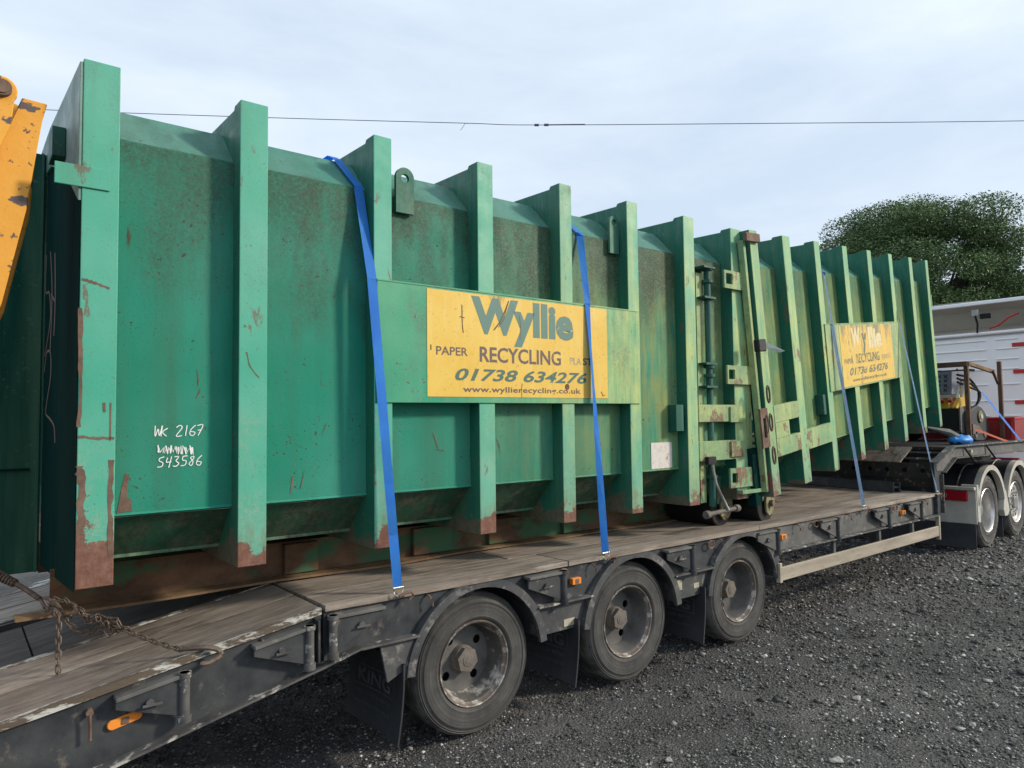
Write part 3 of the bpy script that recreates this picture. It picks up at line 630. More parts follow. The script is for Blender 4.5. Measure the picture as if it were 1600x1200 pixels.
for xa, xb in ((8.75, 8.92), (8.925, 9.10)):   # ramp boards
    for ya, yb in ((.42, .9), (.905, 1.5), (1.505, 2.1)):
        za, zb = 1.215+(xa-8.75)*.46, 1.215+(xb-8.75)*.46
        tp('ramp_board', pxz(B(), [(xa, za-.02), (xa, za), (xb-.004, zb), (xb-.004, zb-.02)], ya, yb), M['deckold'])
for x in (8.86, 9.0): z = 1.21+(x-8.75)*.46; tp('ramp_rung', box(B(), x, x+.02, .04, .42, z-.02, z), M['frame_edge'])
bm = B(); box(bm, 9.10, 11.9, .04, 2.5, GZ-.03, GZ+.004); tp('gooseneck_deck', bm, M['headboard'])
bm = B(); box(bm, 9.2, 11.9, .5, .62, 1.1, 1.34); box(bm, 9.2, 11.9, 1.9, 2.0, 1.1, 1.34); box(bm, 8.85, 9.2, .3, 2.2, .75, 1.1); tp('gooseneck_beam', bm, M['black'])
tp('chock_block', box(B(), 9.62, 9.67, -.03, -.006, 1.29, 1.33), M['sticker']); 
for x0 in (9.45, 10.15):
    bm = B(); tube(bm, [(x0, -.02, 1.36), (x0+.05, -.05, 1.28), (x0+.16, -.06, 1.20), (x0+.22, -.055, 1.19)], .012, 7); tp('hose_loop', bm, M['black'], smooth=True)

# ------------------------------------------------------------------ containers
def frame_matrix(x, y, z, pi, ya, ro):
    U = Vector((math.cos(pi)*math.cos(ya), math.cos(pi)*math.sin(ya), math.sin(pi))); W = Vector((-math.sin(ya), math.cos(ya), 0)); V_ = U.cross(W)
    V2 = V_*math.cos(ro)+W*math.sin(ro); W2 = V2.cross(U)
    m = Matrix((U, W2, V2)).transposed().to_4x4(); m.translation = (x, y, z); return m
CW = 2.42
OUT = [(0, 0), (0, 2.205), (.088, 2.205), (.1, 2.187), (1.21, 2.225), (2.32, 2.187), (2.332, 2.205), (CW, 2.205), (CW, 0), (1.95, -.0), (1.2, 0), (.47, 0)]
INN = [(.125, .27), (.125, 1.90), (.20, 1.99), (.33, 2.105), (1.21, 2.13), (2.09, 2.105), (2.22, 1.99), (2.295, 1.90), (2.295, .27), (2.12, .10), (1.2, .10), (.30, .10)]
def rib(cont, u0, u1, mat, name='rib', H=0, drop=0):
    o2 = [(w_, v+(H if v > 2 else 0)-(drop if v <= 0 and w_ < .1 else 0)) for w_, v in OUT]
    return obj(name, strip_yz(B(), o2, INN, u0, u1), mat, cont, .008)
def make_container(name, label, fm, ribs, u_a, u_b, k):
    c = thing(name, label, 'container'); c.matrix_world = fm
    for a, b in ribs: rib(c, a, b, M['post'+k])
    edges = [u_a]+[x for r in ribs for x in r]+[u_b]
    lip = .022
    for i in range(0, len(edges), 2):
        a, b = edges[i], edges[i+1]
        if b-a < .03: continue
        sg = max(2, int((b-a)/.12))
        bm = sheet(B(), [(.128, .265), (.092, .274), (.10, .284), (.10, .75), (.10, 1.3), (.10, 1.922), (.105, 1.93)], a-.003, b+.003, -.006, sg, .0018)
        obj('side_panel', bm, M['wall'+k], c)
        bm = sheet(B(), [(.107, 1.931), (.20, 2.03), (.29, 2.122), (1.21, 2.14), (2.12, 2.122), (2.31, 1.93)], a-.003, b+.003, -.006, 2); obj('roof_panel', bm, M['roof'], c)
        bm = sheet(B(), [(.125, .263), (.30, .075)], a-.003, b+.003, .006, 2); obj('floor_slope', bm, M['under'+k] if 'under'+k in M else M['under1'], c)
    bm = B(); box(bm, u_a, u_b, .30, CW-.30, .06, .075); obj('floor', bm, M['under1'], c)
    bm = B(); box(bm, u_a, u_b, CW-.11, CW-.10, .28, 1.93); obj('far_side', bm, M['wall'+k], c)
    return c
M['under2'] = M['under1']
fm1 = frame_matrix(.5436, .0577, 1.1113, -.0010, -.0008, -.0053)
fm2 = frame_matrix(6.082, .0379, 1.1817, .0985, .1167, .0162)
R1 = [(-.137, 0), (.506, .637), (1.204, 1.31), (1.884, 1.997), (2.54, 2.645), (3.181, 3.292), (3.812, 3.936)]
c1 = make_container('recycling_container', 'long green ribbed container with large clean yellow sign, nearest the camera on the deck', fm1, R1, -.02, 4.40, '1')
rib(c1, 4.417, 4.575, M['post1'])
# end frame: top beam, bracket, stub, bulkhead, wing
bm = B(); pyz(bm, [(.004, 1.60), (.004, 2.19), (1.2, 2.30), (CW, 2.31), (CW, 2.22), (1.1, 2.06), (.5, 1.86)], -.150, -.138); obj('end_beam', bm, M['beam'], c1, .002)
bm = B(); box(bm, -.235, -.035, -.008, -.001, 1.655, 1.745); o = obj('corner_bracket', bm, M['post1'], c1, .002)
bm = B(); box(bm, -.205, -.151, .44, .60, 1.91, 2.05); obj('stub_bar', bm, M['wing'], c1, .003)
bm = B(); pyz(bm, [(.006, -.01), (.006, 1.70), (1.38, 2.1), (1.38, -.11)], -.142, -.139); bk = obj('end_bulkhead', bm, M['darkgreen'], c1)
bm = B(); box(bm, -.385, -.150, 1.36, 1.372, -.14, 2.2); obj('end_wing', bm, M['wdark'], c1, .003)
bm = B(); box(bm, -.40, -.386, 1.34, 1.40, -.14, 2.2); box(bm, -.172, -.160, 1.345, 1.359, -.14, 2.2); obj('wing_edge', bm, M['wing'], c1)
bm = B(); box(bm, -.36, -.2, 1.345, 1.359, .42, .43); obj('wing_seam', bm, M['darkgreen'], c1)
bm = B()
def yz_stroke(bm, pts, wd, x=-.1432):
    pts = [Vector((x, y, z)) for y, z in pts]; L, R = [], []
    for i, p in enumerate(pts):
        d = (pts[min(i+1, len(pts)-1)]-pts[max(i-1, 0)]).normalized(); n = Vector((0, -d.z, d.y))*wd/2; n.y *= 3
        L.append(bm.verts.new(p+n)); R.append(bm.verts.new(p-n))
    for i in range(len(pts)-1): bm.faces.new((L[i], L[i+1], R[i+1], R[i]))
def smooth_pts(pts, n=6):
    out = []; P_ = [pts[0]]+list(pts)+[pts[-1]]
    for i in range(1, len(P_)-2):
        for k in range(n):
            t = k/n; out.append(tuple(.5*((2*P_[i][j])+(-P_[i-1][j]+P_[i+1][j])*t+(2*P_[i-1][j]-5*P_[i][j]+4*P_[i+1][j]-P_[i+2][j])*t*t+(-P_[i-1][j]+3*P_[i][j]-3*P_[i+1][j]+P_[i+2][j])*t**3) for j in range(len(pts[0]))))
    out.append(tuple(pts[-1])); return out
for st in ([(1.32, 1.62), (1.34, 1.42), (1.15, 1.38), (1.05, 1.25), (1.2, 1.12), (1.33, 1.05)], [(1.12, 1.60), (1.0, 1.35), (1.05, 1.05)], [(.9, 1.55), (.85, 1.3), (.88, 1.12)], [(1.05, 1.36), (.88, 1.30)],
           [(1.32, .96), (1.22, 1.06), (1.02, 1.04), (1.0, .92), (1.15, .80), (1.2, .73), (1.0, .70), (.80, .66), (.74, .58)]): yz_stroke(bm, smooth_pts(st), .012)
obj('graffiti', bm, M['pinkpaint'], bk)
# skids
bm = B(); box(bm, -.16, 4.75, .66, .675, -.215, -.02); obj('skid', bm, M['skid'], c1)
bm = B()
xs = np.linspace(-.30, 4.78, 22)
rows = [[bm.verts.new((x, y, z)) for y, z in ((.56+.012*math.sin(x*3.1), -.222-.004*math.sin(x*5)), (.56+.012*math.sin(x*3.1), -.210-.004*math.sin(x*5)), (.66, -.205), (.66, -.222))] for x in xs]
for a, b in zip(rows, rows[1:]):
    for q in range(4): bm.faces.new((a[q], b[q], b[(q+1) % 4], a[(q+1) % 4]))
bm.faces.new(rows[0]); bm.faces.new(rows[-1][::-1]); obj('skid_lip', bm, M['skidlip'], c1)
for a, b in ((.96, 1.16), (1.8, 2.1), (2.4, 2.7), (3.1, 3.5)):
    obj('skid_stiffener', box(B(), a, b, .62, .659, -.20, -.03), M['skid'], c1, .004)
bm = B(); box(bm, -.12, 4.4, CW-.68, CW-.66, -.215, -.02); obj('skid', bm, M['skid'], c1)
# lifting lugs
def lug(c, u0, u1, v0, v1, tilt, mat):
    bm = B(); r = (u1-u0)/2; cx = (u0+u1)/2; n = 12
    outer = [(u0, v0), ]+[(cx+r*math.cos(PI-PI*i/n), v1-r+r*math.sin(PI-PI*i/n)) for i in range(n+1)]+[(u1, v0)]
    hz = v1-r-.005
    def ed(pts):
        v = [bm.verts.new((x, 0, z)) for x, z in pts]
        for i in range(len(v)): bm.edges.new((v[i], v[(i+1) % len(v)]))
    ed(outer); ed([(cx+.026*math.cos(2*PI*i/14), hz+.026*math.sin(2*PI*i/14)) for i in range(14)])
    bmesh.ops.triangle_fill(bm, use_beauty=True, edges=bm.edges[:])
    ex = bmesh.ops.extrude_face_region(bm, geom=bm.faces[:]); bmesh.ops.translate(bm, verts=[v for v in ex['geom'] if isinstance(v, bmesh.types.BMVert)], vec=(0, .022, 0))
    bmesh.ops.translate(bm, verts=bm.verts, vec=(0, .066, 0)); return obj('lifting_lug', bm, mat, c)
lug(c1, 1.375, 1.49, 1.83, 2.09, 0, M['post1']); lug(c1, 3.075, 3.165, 1.83, 2.10, 0, M['post1'])
# sign plate
o = obj('sign_plate', box(B(), 1.216, 3.275, -.010, -.003, .765, 1.415), M['plate1'], c1, .002)
obj('plate_ledge', box(B(), 1.216, 3.275, -.012, .10, 1.416, 1.424), M['plate1'], c1)
sg = obj('yellow_sign', box(B(), 1.522, 2.945, -.0125, -.0102, .800, 1.405), M['sign1'], c1)
LY = -.0135
letters('lettering', 'Wyllie', 1.822, 2.632, 1.108, 1.392, LY, M['let_green'], sg, .045)
letters('lettering', 'PAPER', 1.580, 1.795, 1.036, 1.084, LY, M['let_brown'], sg, .012)
letters('lettering', 'RECYCLING', 1.880, 2.520, 1.006, 1.098, LY, M['let_brown'], sg, .02)
letters('lettering', 'PLA', 2.60, 2.70, 1.018, 1.064, LY, M['let_faint'], sg, .012)
letters('lettering', 'ST', 2.715, 2.800, 1.018, 1.064, LY, M['let_dark'], sg, .02)
letters('lettering', '01738 634276', 1.706, 2.750, .893, .966, LY, M['let_num'], sg, .025, .28, 1.02)
letters('lettering', 'www.wyllierecycling.co.uk', 1.760, 2.690, .818, .862, LY, M['let_brown'], sg, .018, 0, 1.05)
# tears, scratches and bolt holes on the sign
bm = B()
for st, wd in (([(2.10, 1.385), (2.075, 1.33), (2.03, 1.25), (1.985, 1.20)], .007), ([(2.09, 1.36), (2.06, 1.27), (2.02, 1.22)], .004), ([(1.757, 1.33), (1.757, 1.26), (1.76, 1.20), (1.765, 1.17)], .005), ([(1.74, 1.262), (1.775, 1.258)], .004),
               ([(2.18, 1.30), (2.19, 1.25), (2.185, 1.16)], .003), ([(1.545, 1.09), (1.546, 1.06)], .006), ([(2.20, .885), (2.19, .85), (2.195, .80)], .003), ([(2.88, .845), (2.90, .815), (2.915, .825)], .005)):
    ribbon(bm, [(u, LY-.0008, v) for u, v in st], wd)
obj('scratch', bm, M['rustysteel'], sg)
bm = B(); pxz(bm, [(2.572+.018*math.cos(a), .872+.02*math.sin(a)) for a in [2*PI*i/9 for i in range(9)]], LY-.002, LY+.001); obj('rust_spot', bm, M['rustysteel'], sg)
# handwriting
def strokes(name, glyphs, c, x0, z0, s, adv, y, wd, mat, slant=.1):
    bm = B(); x = x0
    for gph in glyphs:
        for st in gph:
            pts = smooth_pts(st, 4) if len(st) > 2 else st; ribbon(bm, [(x+(a+slant*b)*s, y+random.uniform(0, .0004), z0+b*s) for a, b in pts], wd)
        x += adv*s
    return obj(name, bm, mat, c)
D = {'W': [[(0, 1), (.15, 0), (.3, .7), (.5, .05), (.6, 1)]], 'K': [[(0, 1), (.02, 0)], [(.5, .75), (.1, .4), (.5, 0)]], '2': [[(0, .8), (.3, 1), (.5, .75), (.1, 0), (.6, .02)]], '1': [[(.3, 1), (.3, 0)]],
     '6': [[(.45, 1), (.1, .6), (.05, .15), (.35, 0), (.5, .3), (.1, .4)]], '7': [[(0, .95), (.5, 1), (.2, 0)], [(.1, .5), (.45, .55)]], 'S': [[(.5, 1), (.1, .85), (.1, .6), (.45, .4), (.4, .05), (0, 0)]],
     '4': [[(.1, .9), (.05, .45), (.5, .5)], [(.45, 1), (.35, -.1)]], '3': [[(0, .95), (.4, .95), (.2, .55), (.5, .3), (.3, 0), (0, .05)]], '5': [[(.5, 1), (.1, .95), (.1, .6), (.45, .5), (.4, .1), (0, .02)]],
     '8': [[(.4, .95), (.1, .8), (.4, .4), (.3, .02), (.05, .2), (.4, .7), (.4, .95)]], ' ': []}
HY = .0968
strokes('handwriting', [D[c] for c in 'WK 2167'], c1, .165, .612, .048, .62, HY, .004, M['chalk'], .15)
strokes('handwriting', [D[c] for c in 'S43586'], c1, .182, .475, .045, .72, HY, .004, M['chalk'], .15)
bm = B(); pts = []
for i in range(46): pts.append((.185+.0033*i+random.uniform(-.008, .008), .552+(.017 if i % 2 else -.013)+random.uniform(-.006, .006)-.0002*i))
ribbon(bm, [(a, HY-.0005*(i % 3), b) for i, (a, b) in enumerate(pts)], .0065); obj('crossed_out_scribble', bm, M['chalk'], c1)
bm = B(); box(bm, 3.50, 3.735, .0962, .0975, .288, .480); obj('paper_label', bm, M['paper'], c1)
# rust marks on lower wall
bm = B(); bm.faces.new([bm.verts.new((a, .0972, b)) for a, b in [(.025, .285), (.085, .29), (.078, .34), (.062, .355), (.07, .45), (.055, .455), (.04, .38)]]); obj('rust_mark', bm, M['rustysteel'], c1)
for (u0, v0, u1, v1, wd) in ((1.62, .60, 1.66, .50, .008), (1.64, .50, 1.70, .49, .014), (.345, .92, .35, .84, .006), (.36, .83, .34, .78, .009), (2.08, .55, 2.11, .46, .010), (2.92, .60, 2.98, .48, .012), (.86, .42, .84, .33, .010), (.98, .66, .95, .60, .007), (2.0, .62, 2.3, .66, .004), (.80, .40, .79, .31, .014)):
    bm = B(); ps_ = smooth_pts([(u0, .0972, v0), ((u0+u1)/2+.004, .0972, (v0+v1)/2), (u1, .0972, v1)], 5); L, R = [], []
    for q, p_ in enumerate(ps_):
        k = wd*.5*(random.uniform(.25, 1.)*math.sin(PI*(q+.4)/(len(ps_)))+.1); L.append(bm.verts.new((p_[0]-k, .0972, p_[2]))); R.append(bm.verts.new((p_[0]+k, .0972, p_[2]+k*.6)))
    for q in range(len(ps_)-1): bm.faces.new((L[q], L[q+1], R[q+1], R[q]))
    obj('rust_mark', bm, M['rustysteel'], c1)
for pts_, wd in (([(-.132, 1.27), (-.09, 1.262), (-.03, 1.242)], .012), ([(-.134, 1.15), (-.130, .9), (-.132, .66)], .016), ([(-.136, .62), (-.06, .612), (-.004, .612)], .012), ([(-.045, .76), (-.044, .72)], .01), ([(-.02, .76), (-.02, .60)], .008), ([(-.012, .52), (-.016, .3), (-.012, .12)], .02), ([(-.13, .50), (-.118, .40), (-.125, .22)], .03), ([(.54, 1.0), (.56, .93), (.60, .88)], .007)):
    bm = B(); ps_ = smooth_pts([(a, -.0012, b) for a, b in pts_], 7) if len(pts_) > 2 else [(a, -.0012, b) for a, b in pts_]; L, R = [], []
    hor = abs(pts_[0][0]-pts_[-1][0]) > abs(pts_[0][1]-pts_[-1][1])
    for p_ in ps_:
        k = wd*random.uniform(.2, .7); k2 = wd*random.uniform(.2, .7); dx_, dz_ = (0, 1) if hor else (1, 0)
        L.append(bm.verts.new((p_[0]-k*dx_, p_[1], p_[2]-k*dz_))); R.append(bm.verts.new((p_[0]+k2*dx_, p_[1], p_[2]+k2*dz_)))
    for q in range(len(ps_)-1): bm.faces.new((L[q], L[q+1], R[q+1], R[q]))
    obj('rust_mark', bm, M['rustysteel'], c1)
# door locking gear at the joint end
def lockplate(c, u0, u1, v0, v1, hu0, hu1, hv0, hv1, y0=-.03, y1=-.012, sl=0, mat=None):
    bm = B()
    def ed(p):
        v = [bm.verts.new((x, y0, z)) for x, z in p]
        for i in range(len(v)): bm.edges.new((v[i], v[(i+1) % len(v)]))
    ed([(u0, v0), (u1, v0), (u1, v1), (u0, v1)]); ed([(hu0, hv0), (hu1, hv0), (hu1, hv1), (hu0, hv1)])
    bmesh.ops.triangle_fill(bm, use_beauty=True, edges=bm.edges[:])
    ex = bmesh.ops.extrude_face_region(bm, geom=bm.faces[:]); bmesh.ops.translate(bm, verts=[v for v in ex['geom'] if isinstance(v, bmesh.types.BMVert)], vec=(0, y1-y0, 0))
    return obj('lock_plate', bm, mat or M['lock'], c, .002)
lockplate(c1, 4.275, 4.655, 1.695, 1.84, 4.30, 4.385, 1.73, 1.815)
lockplate(c1, 4.285, 4.665, .925, 1.075, 4.305, 4.385, .965, 1.04)
lockplate(c1, 4.29, 4.675, .10, .255, 4.315, 4.385, .14, .215)
obj('door_bar', box(B(), 3.940, 4.416, -.004, .05, .625, .76), M['lock'], c1, .004)
obj('door_bar', box(B(), 3.940, 4.416, -.004, .05, .325, .478), M['lock'], c1, .004)
for v0, v1 in ((.62, .745), (.345, .47)): obj('door_bar_plate', box(B(), 4.33, 4.50, -.02, -.006, v0, v1), M['lock'], c1, .002)
obj('end_strip', box(B(), 4.577, 4.64, -.004, .06, .02, 2.2), M['lock'], c1, .003)
bm = B(); cyl(bm, (4.13, .03, -.03), (4.13, .03, 1.84), .026, 16)
tb = obj('lock_rod', bm, M['darkrod'] if 'darkrod' in M else M['wing'], c1, smooth=True)
for v in (1.835, 1.735, 1.60, 1.06, .99, .90, .20): bm = B(); cyl(bm, (4.13, .03, v-.012), (4.13, .03, v+.012), .043, 16); obj('rod_collar', bm, M['wing'], c1, smooth=True)
obj('rod_backing', box(B(), 4.02, 4.09, .055, .085, .0, 1.80), M['rustpale'] if 'rustpale' in M else M['lock'], c1)
for v in (1.84, 1.60, 1.08, .90): obj('rod_bracket', box(B(), 4.03, 4.17, -.02, .09, v-.008, v+.008), M['wing'], c1)
obj('door_stop', box(B(), 3.70, 3.79, .02, .098, .56, .76), M['wing'], c1, .004)
bm = B(); tube(bm, [(4.06, -.02, .33), (4.10, -.03, .15), (4.19, -.04, .0), (4.22, -.05, -.06)], .011, 8); obj('ratchet_handle', bm, M['steel'], c1, smooth=True)
bm = B(); box(bm, 4.0, 4.10, -.04, -.005, .30, .36); obj('handle_catch', bm, M['roller'], c1, .004)
bm = B(); cyl(bm, (4.0, -.03, -.075), (4.36, -.03, -.06), .017, 12); cyl(bm, (3.96, -.03, -.078), (4.0, -.03, -.075), .03, 12); cyl(bm, (4.34, -.03, -.06), (4.38, -.03, -.06), .028, 12); obj('tie_bar', bm, M['hub'], c1, smooth=True)
for z in (.52, .70, .30): ring_ = B(); tube(ring_, [(4.68+.02*math.cos(a), -.02, z+.05*math.sin(a)) for a in [2*PI*i/14 for i in range(14)]], .007, 6, True); obj('door_link', ring_, M['rustysteel'], c1, smooth=True)
obj('end_sill', box(B(), 4.42, 4.72, -.05, .02, .045, .075), M['lock'], c1, .002)
# rollers
def roller(c, u, v, w0, w1, r, k):
    bm = B(); cyl(bm, (u, w0+.03, v), (u, w1, v), r, 28); f = obj('roller', bm, M['roller'], c, .006, True)
    pts = [(u-.04, v+.06), (u+.0, v+.10), (u+.10, v+.16), (u+.12, v+.03), (u+.075, v-.06), (u-.0, v-.085), (u-.045, v-.04)]
    bm = B(); pxz(bm, pts, w0-.002, w0+.018); h = obj('roller_bracket', bm, M['khaki'], c, .003)
    bm = B(); cyl(bm, (u+.03, w0-.035, v+.02), (u+.03, w0, v+.02), .03, 6); obj('roller_bolt', bm, M['rustysteel'], c, .002)
    bm = B(); box(bm, u-.06, u+.10, w0+.02, w1, v+.05, v+.28); obj('roller_housing', bm, M['under1'], c)
roller(c1, 4.42, -.095, .13, .62, .135, 1)
roller(c1, 4.42, -.095, CW-.62, CW-.13, .135, 1)
# ---- second container
R2 = [(-.150, 0), (.545, .668), (1.268, 1.389), (1.992, 2.114), (2.712, 2.832), (3.482, 3.602), (4.19, 4.297)]
c2 = make_container('recycling_container', 'faded algae-streaked green container tilted up at the front of the trailer, with peeling yellow sign', fm2, R2, -.62, 4.25, '2')
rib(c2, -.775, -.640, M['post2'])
o = obj('sign_plate', box(B(), .60, 2.80, -.010, -.003, .755, 1.40), M['plate2'], c2, .002)
obj('plate_ledge', box(B(), .60, 2.80, -.012, .10, 1.401, 1.409), M['plate2'], c2)
sg2 = obj('yellow_sign', box(B(), .94, 2.51, -.0125, -.0102, .772, 1.385), M['sign2'], c2)
tx = lambda t: .94+(t-1.522)/1.423*1.57
for body, a, b, z0, z1, mt, bo, sh in (('W', 1.80, 2.02, 1.16, 1.36, 'let2b', .045, 0), ('y', 2.07, 2.2, 1.07, 1.30, 'let2', .045, 0), ('llie', 2.25, 2.63, 1.13, 1.36, 'let2b', .045, 0), ('PAPER', 1.58, 1.795, 1.0, 1.05, 'let2', .012, 0), ('RECYCLING', 1.88, 2.52, .99, 1.09, 'let2', .02, 0), ('PLASTIC', 2.60, 2.86, 1.0, 1.05, 'let_faint', .01, 0), ('01738 634276', 1.69, 2.75, .875, .955, 'let2', .025, .28), ('www.wyllierecycling.co.uk', 1.74, 2.69, .80, .845, 'let2', .018, 0)):
    letters('lettering', body, tx(a), tx(b), z0, z1, LY, M[mt], sg2, bo, sh)
obj('door_bar', box(B(), -.638, -.152, -.004, .05, .595, .74), M['lock'], c2, .004)
obj('door_bar', box(B(), -.638, -.152, -.004, .05, .31, .46), M['lock'], c2, .004)
obj('door_bar_plate', box(B(), -.638, -.37, -.006, .045, .461, .594), M['lock'], c2, .003)
obj('bay_filler', box(B(), -.008, .547, -.001, .03, .29, .47), M['plate2'], c2)
obj('seal_angle', pxz(B(), [(-.79, .05), (-.83, .05), (-.84, 2.12), (-.80, 2.12)], .03, .08), M['lock'], c2, .002)
obj('top_hinge', box(B(), -.90, -.66, -.035, -.005, 2.10, 2.17), M['rustysteel'], c2, .003)
lockplate(c2, -.92, -.79, .42, .74, -.88, -.83, .50, .66, -.02, -.005, mat=M['rustysteel'])
obj('gap_beam', box(B(), -.93, -.84, .08, .16, -.05, .42), M['darkgreen'], c2)
for z in (.85, .62, .35): bm = B(); tube(bm, [(-.80+.025*math.cos(a), -.045, z+.07*math.sin(a)) for a in [2*PI*i/14 for i in range(14)]], .008, 6, True); obj('door_link', bm, M['rustysteel'], c2, smooth=True)
bm = B(); box(bm, -.93, -.80, -.07, -.02, 1.20, 1.30); o = obj('door_catch', bm, M['roller'], c2, .008)
obj('door_stop', box(B(), .47, .53, .02, .098, .55, .74), M['wing'], c2, .004)
roller(c2, -.60, -.115, .14, .60, .145, 2); roller(c2, -.60, -.115, CW-.6, CW-.14, .145, 2)
bm = B(); box(bm, -.3, 4.25, .66, .675, -.13, .0); box(bm, -.3, 4.25, CW-.68, CW-.66, -.13, .0); obj('skid', bm, M['skid'], c2)
bm = B(); box(bm, .9, 1.22, .25, .3, .0, .16); obj('underfloor_step', bm, M['lock'], c2)
obj('end_cap', box(B(), 4.298, 4.325, -.004, .05, 1.6, 1.75), M['lock'], c2)
t = bpy.data.objects.new
tg = B(); 
v = [tg.verts.new(p) for p in ((5.20, -.06, 2.345), (5.235, -.085, 2.375), (5.48, -.10, 2.315), (5.43, -.07, 2.30))]; tg.faces.new(v); bmesh.ops.solidify(tg, geom=tg.faces[:], thickness=.002)
tag(obj('paper_tag', tg, M['papertag']), 'small white tag tied to the catch between the two containers', 'tag')

# ------------------------------------------------------------------ straps
def strap(name, label, path, wd, parentless=True, mat=None, hookx=None, side=Vector((1, 0, 0))):
    t_ = thing(name, label, 'strap', path[-1], 'blue lashing straps over the containers')
    o0 = Vector(path[-1][:3]); bm = B(); L = []
    for i, p in enumerate(path):
        tw = side
        if isinstance(p, tuple) and len(p) == 4: a = p[3]; tw = side*math.cos(a)+Vector((0, 1, 0))*math.sin(a)
        q = Vector(p[:3])-o0; L.append((bm.verts.new(q-tw*wd/2), bm.verts.new(q+tw*wd/2)))
    for (a, b), (c, d) in zip(L, L[1:]): bm.faces.new((a, b, d, c))
    bmesh.ops.solidify(bm, geom=bm.faces[:], thickness=.0025)
    obj('webbing', bm, mat or M['strapblue'], t_)
    bm = B(); tube(bm, [(-.03, -.004, 0), (.03, -.004, 0), (.02, -.012, -.035), (.0, -.016, -.05), (-.02, -.012, -.035)], .005, 7, True); obj('hook_ring', bm, M['steel'], t_, smooth=True)
    bm = B(); tube(bm, [(0, -.018, -.045), (.03, -.022, -.03), (.07, -.02, -.03), (.085, -.016, -.05), (.06, -.012, -.07)], .008, 7); obj('claw_hook', bm, M['rustysteel'], t_, smooth=True)
    return t_
def cpt(fm, u, w_, v): p = fm @ Vector((u, w_, v)); return (p.x, p.y, p.z)
def sweep(a, b, n, f0=0, f1=0, bow=0):
    out = []
    for i in range(n+1):
        t_ = i/n; out.append(tuple(a[k]+(b[k]-a[k])*t_ for k in range(3))+(f0+(f1-f0)*t_,))
    return out
p = [cpt(fm1, 1.04, 2.3, 1.97)+(0,), cpt(fm1, 1.05, 2.12, 2.150)+(0,), cpt(fm1, 1.10, .30, 2.150)+(0,), cpt(fm1, 1.118, .275, 2.132)+(0,), cpt(fm1, 1.158, .086, 1.935)+(0,)]
strap('ratchet_strap', 'widest bright blue webbing strap over the near container, left of the yellow sign', p+sweep(cpt(fm1, 1.158, .084, 1.91), cpt(fm1, 1.182, -.018, 1.42), 3)+sweep(cpt(fm1, 1.182, -.018, 1.41), (1.835, -.026, .915), 6), .054)
p = [cpt(fm1, 2.70, 2.3, 1.97)+(0,), cpt(fm1, 2.71, 2.12, 2.15)+(0,), cpt(fm1, 2.70, .30, 2.150)+(0,), cpt(fm1, 2.71, .275, 2.130)+(0,), cpt(fm1, 2.80, .086, 1.935)+(0,)]
sw = sweep(cpt(fm1, 2.80, .084, 1.91), cpt(fm1, 2.762, -.018, 1.43), 3)+sweep(cpt(fm1, 2.762, -.018, 1.41), (3.365, -.026, .90), 6); sw = [q[:3]+(f,) for q, f in zip(sw, (-.5, -.4, -.3, -.1, .1, .5, .45, .1, -.2, -.4, -.5))]
strap('ratchet_strap', 'twisted blue strap crossing the right end of the large yellow sign', p+sw, .05)
p = [cpt(fm2, .92, 2.1, 2.15)+(0,), cpt(fm2, .93, .28, 2.145)+(-.3,), cpt(fm2, .94, .085, 1.935)+(-.5,)]
sw = sweep(cpt(fm2, .94, .08, 1.90), cpt(fm2, .757, -.018, 1.41), 3)+sweep(cpt(fm2, .757, -.018, 1.39), (6.89, -.026, .90), 6); sw = [q[:3]+(.15 if i < 4 else -.15,) for i, q in enumerate(sw)]
strap('ratchet_strap', 'pale blue strap down the left edge of the peeling yellow sign', p+sw, .05, mat=M['strappale'])
p = [cpt(fm2, 2.70, 2.1, 2.15)+(0,), cpt(fm2, 2.75, .28, 2.145)+(0,), cpt(fm2, 2.88, .085, 1.935)+(0,)]
sw = sweep(cpt(fm2, 2.865, .08, 1.90), cpt(fm2, 2.84, -.018, 1.42), 2)+sweep(cpt(fm2, 2.84, -.018, 1.40), (8.60, -.022, .91), 6); sw = [q[:3]+(.45 if i < 3 else .05,) for i, q in enumerate(sw)]
strap('ratchet_strap', 'thin blue strap at the front end of the tilted container, ending by the headboard', p+sw, .045, mat=M['strappale'])

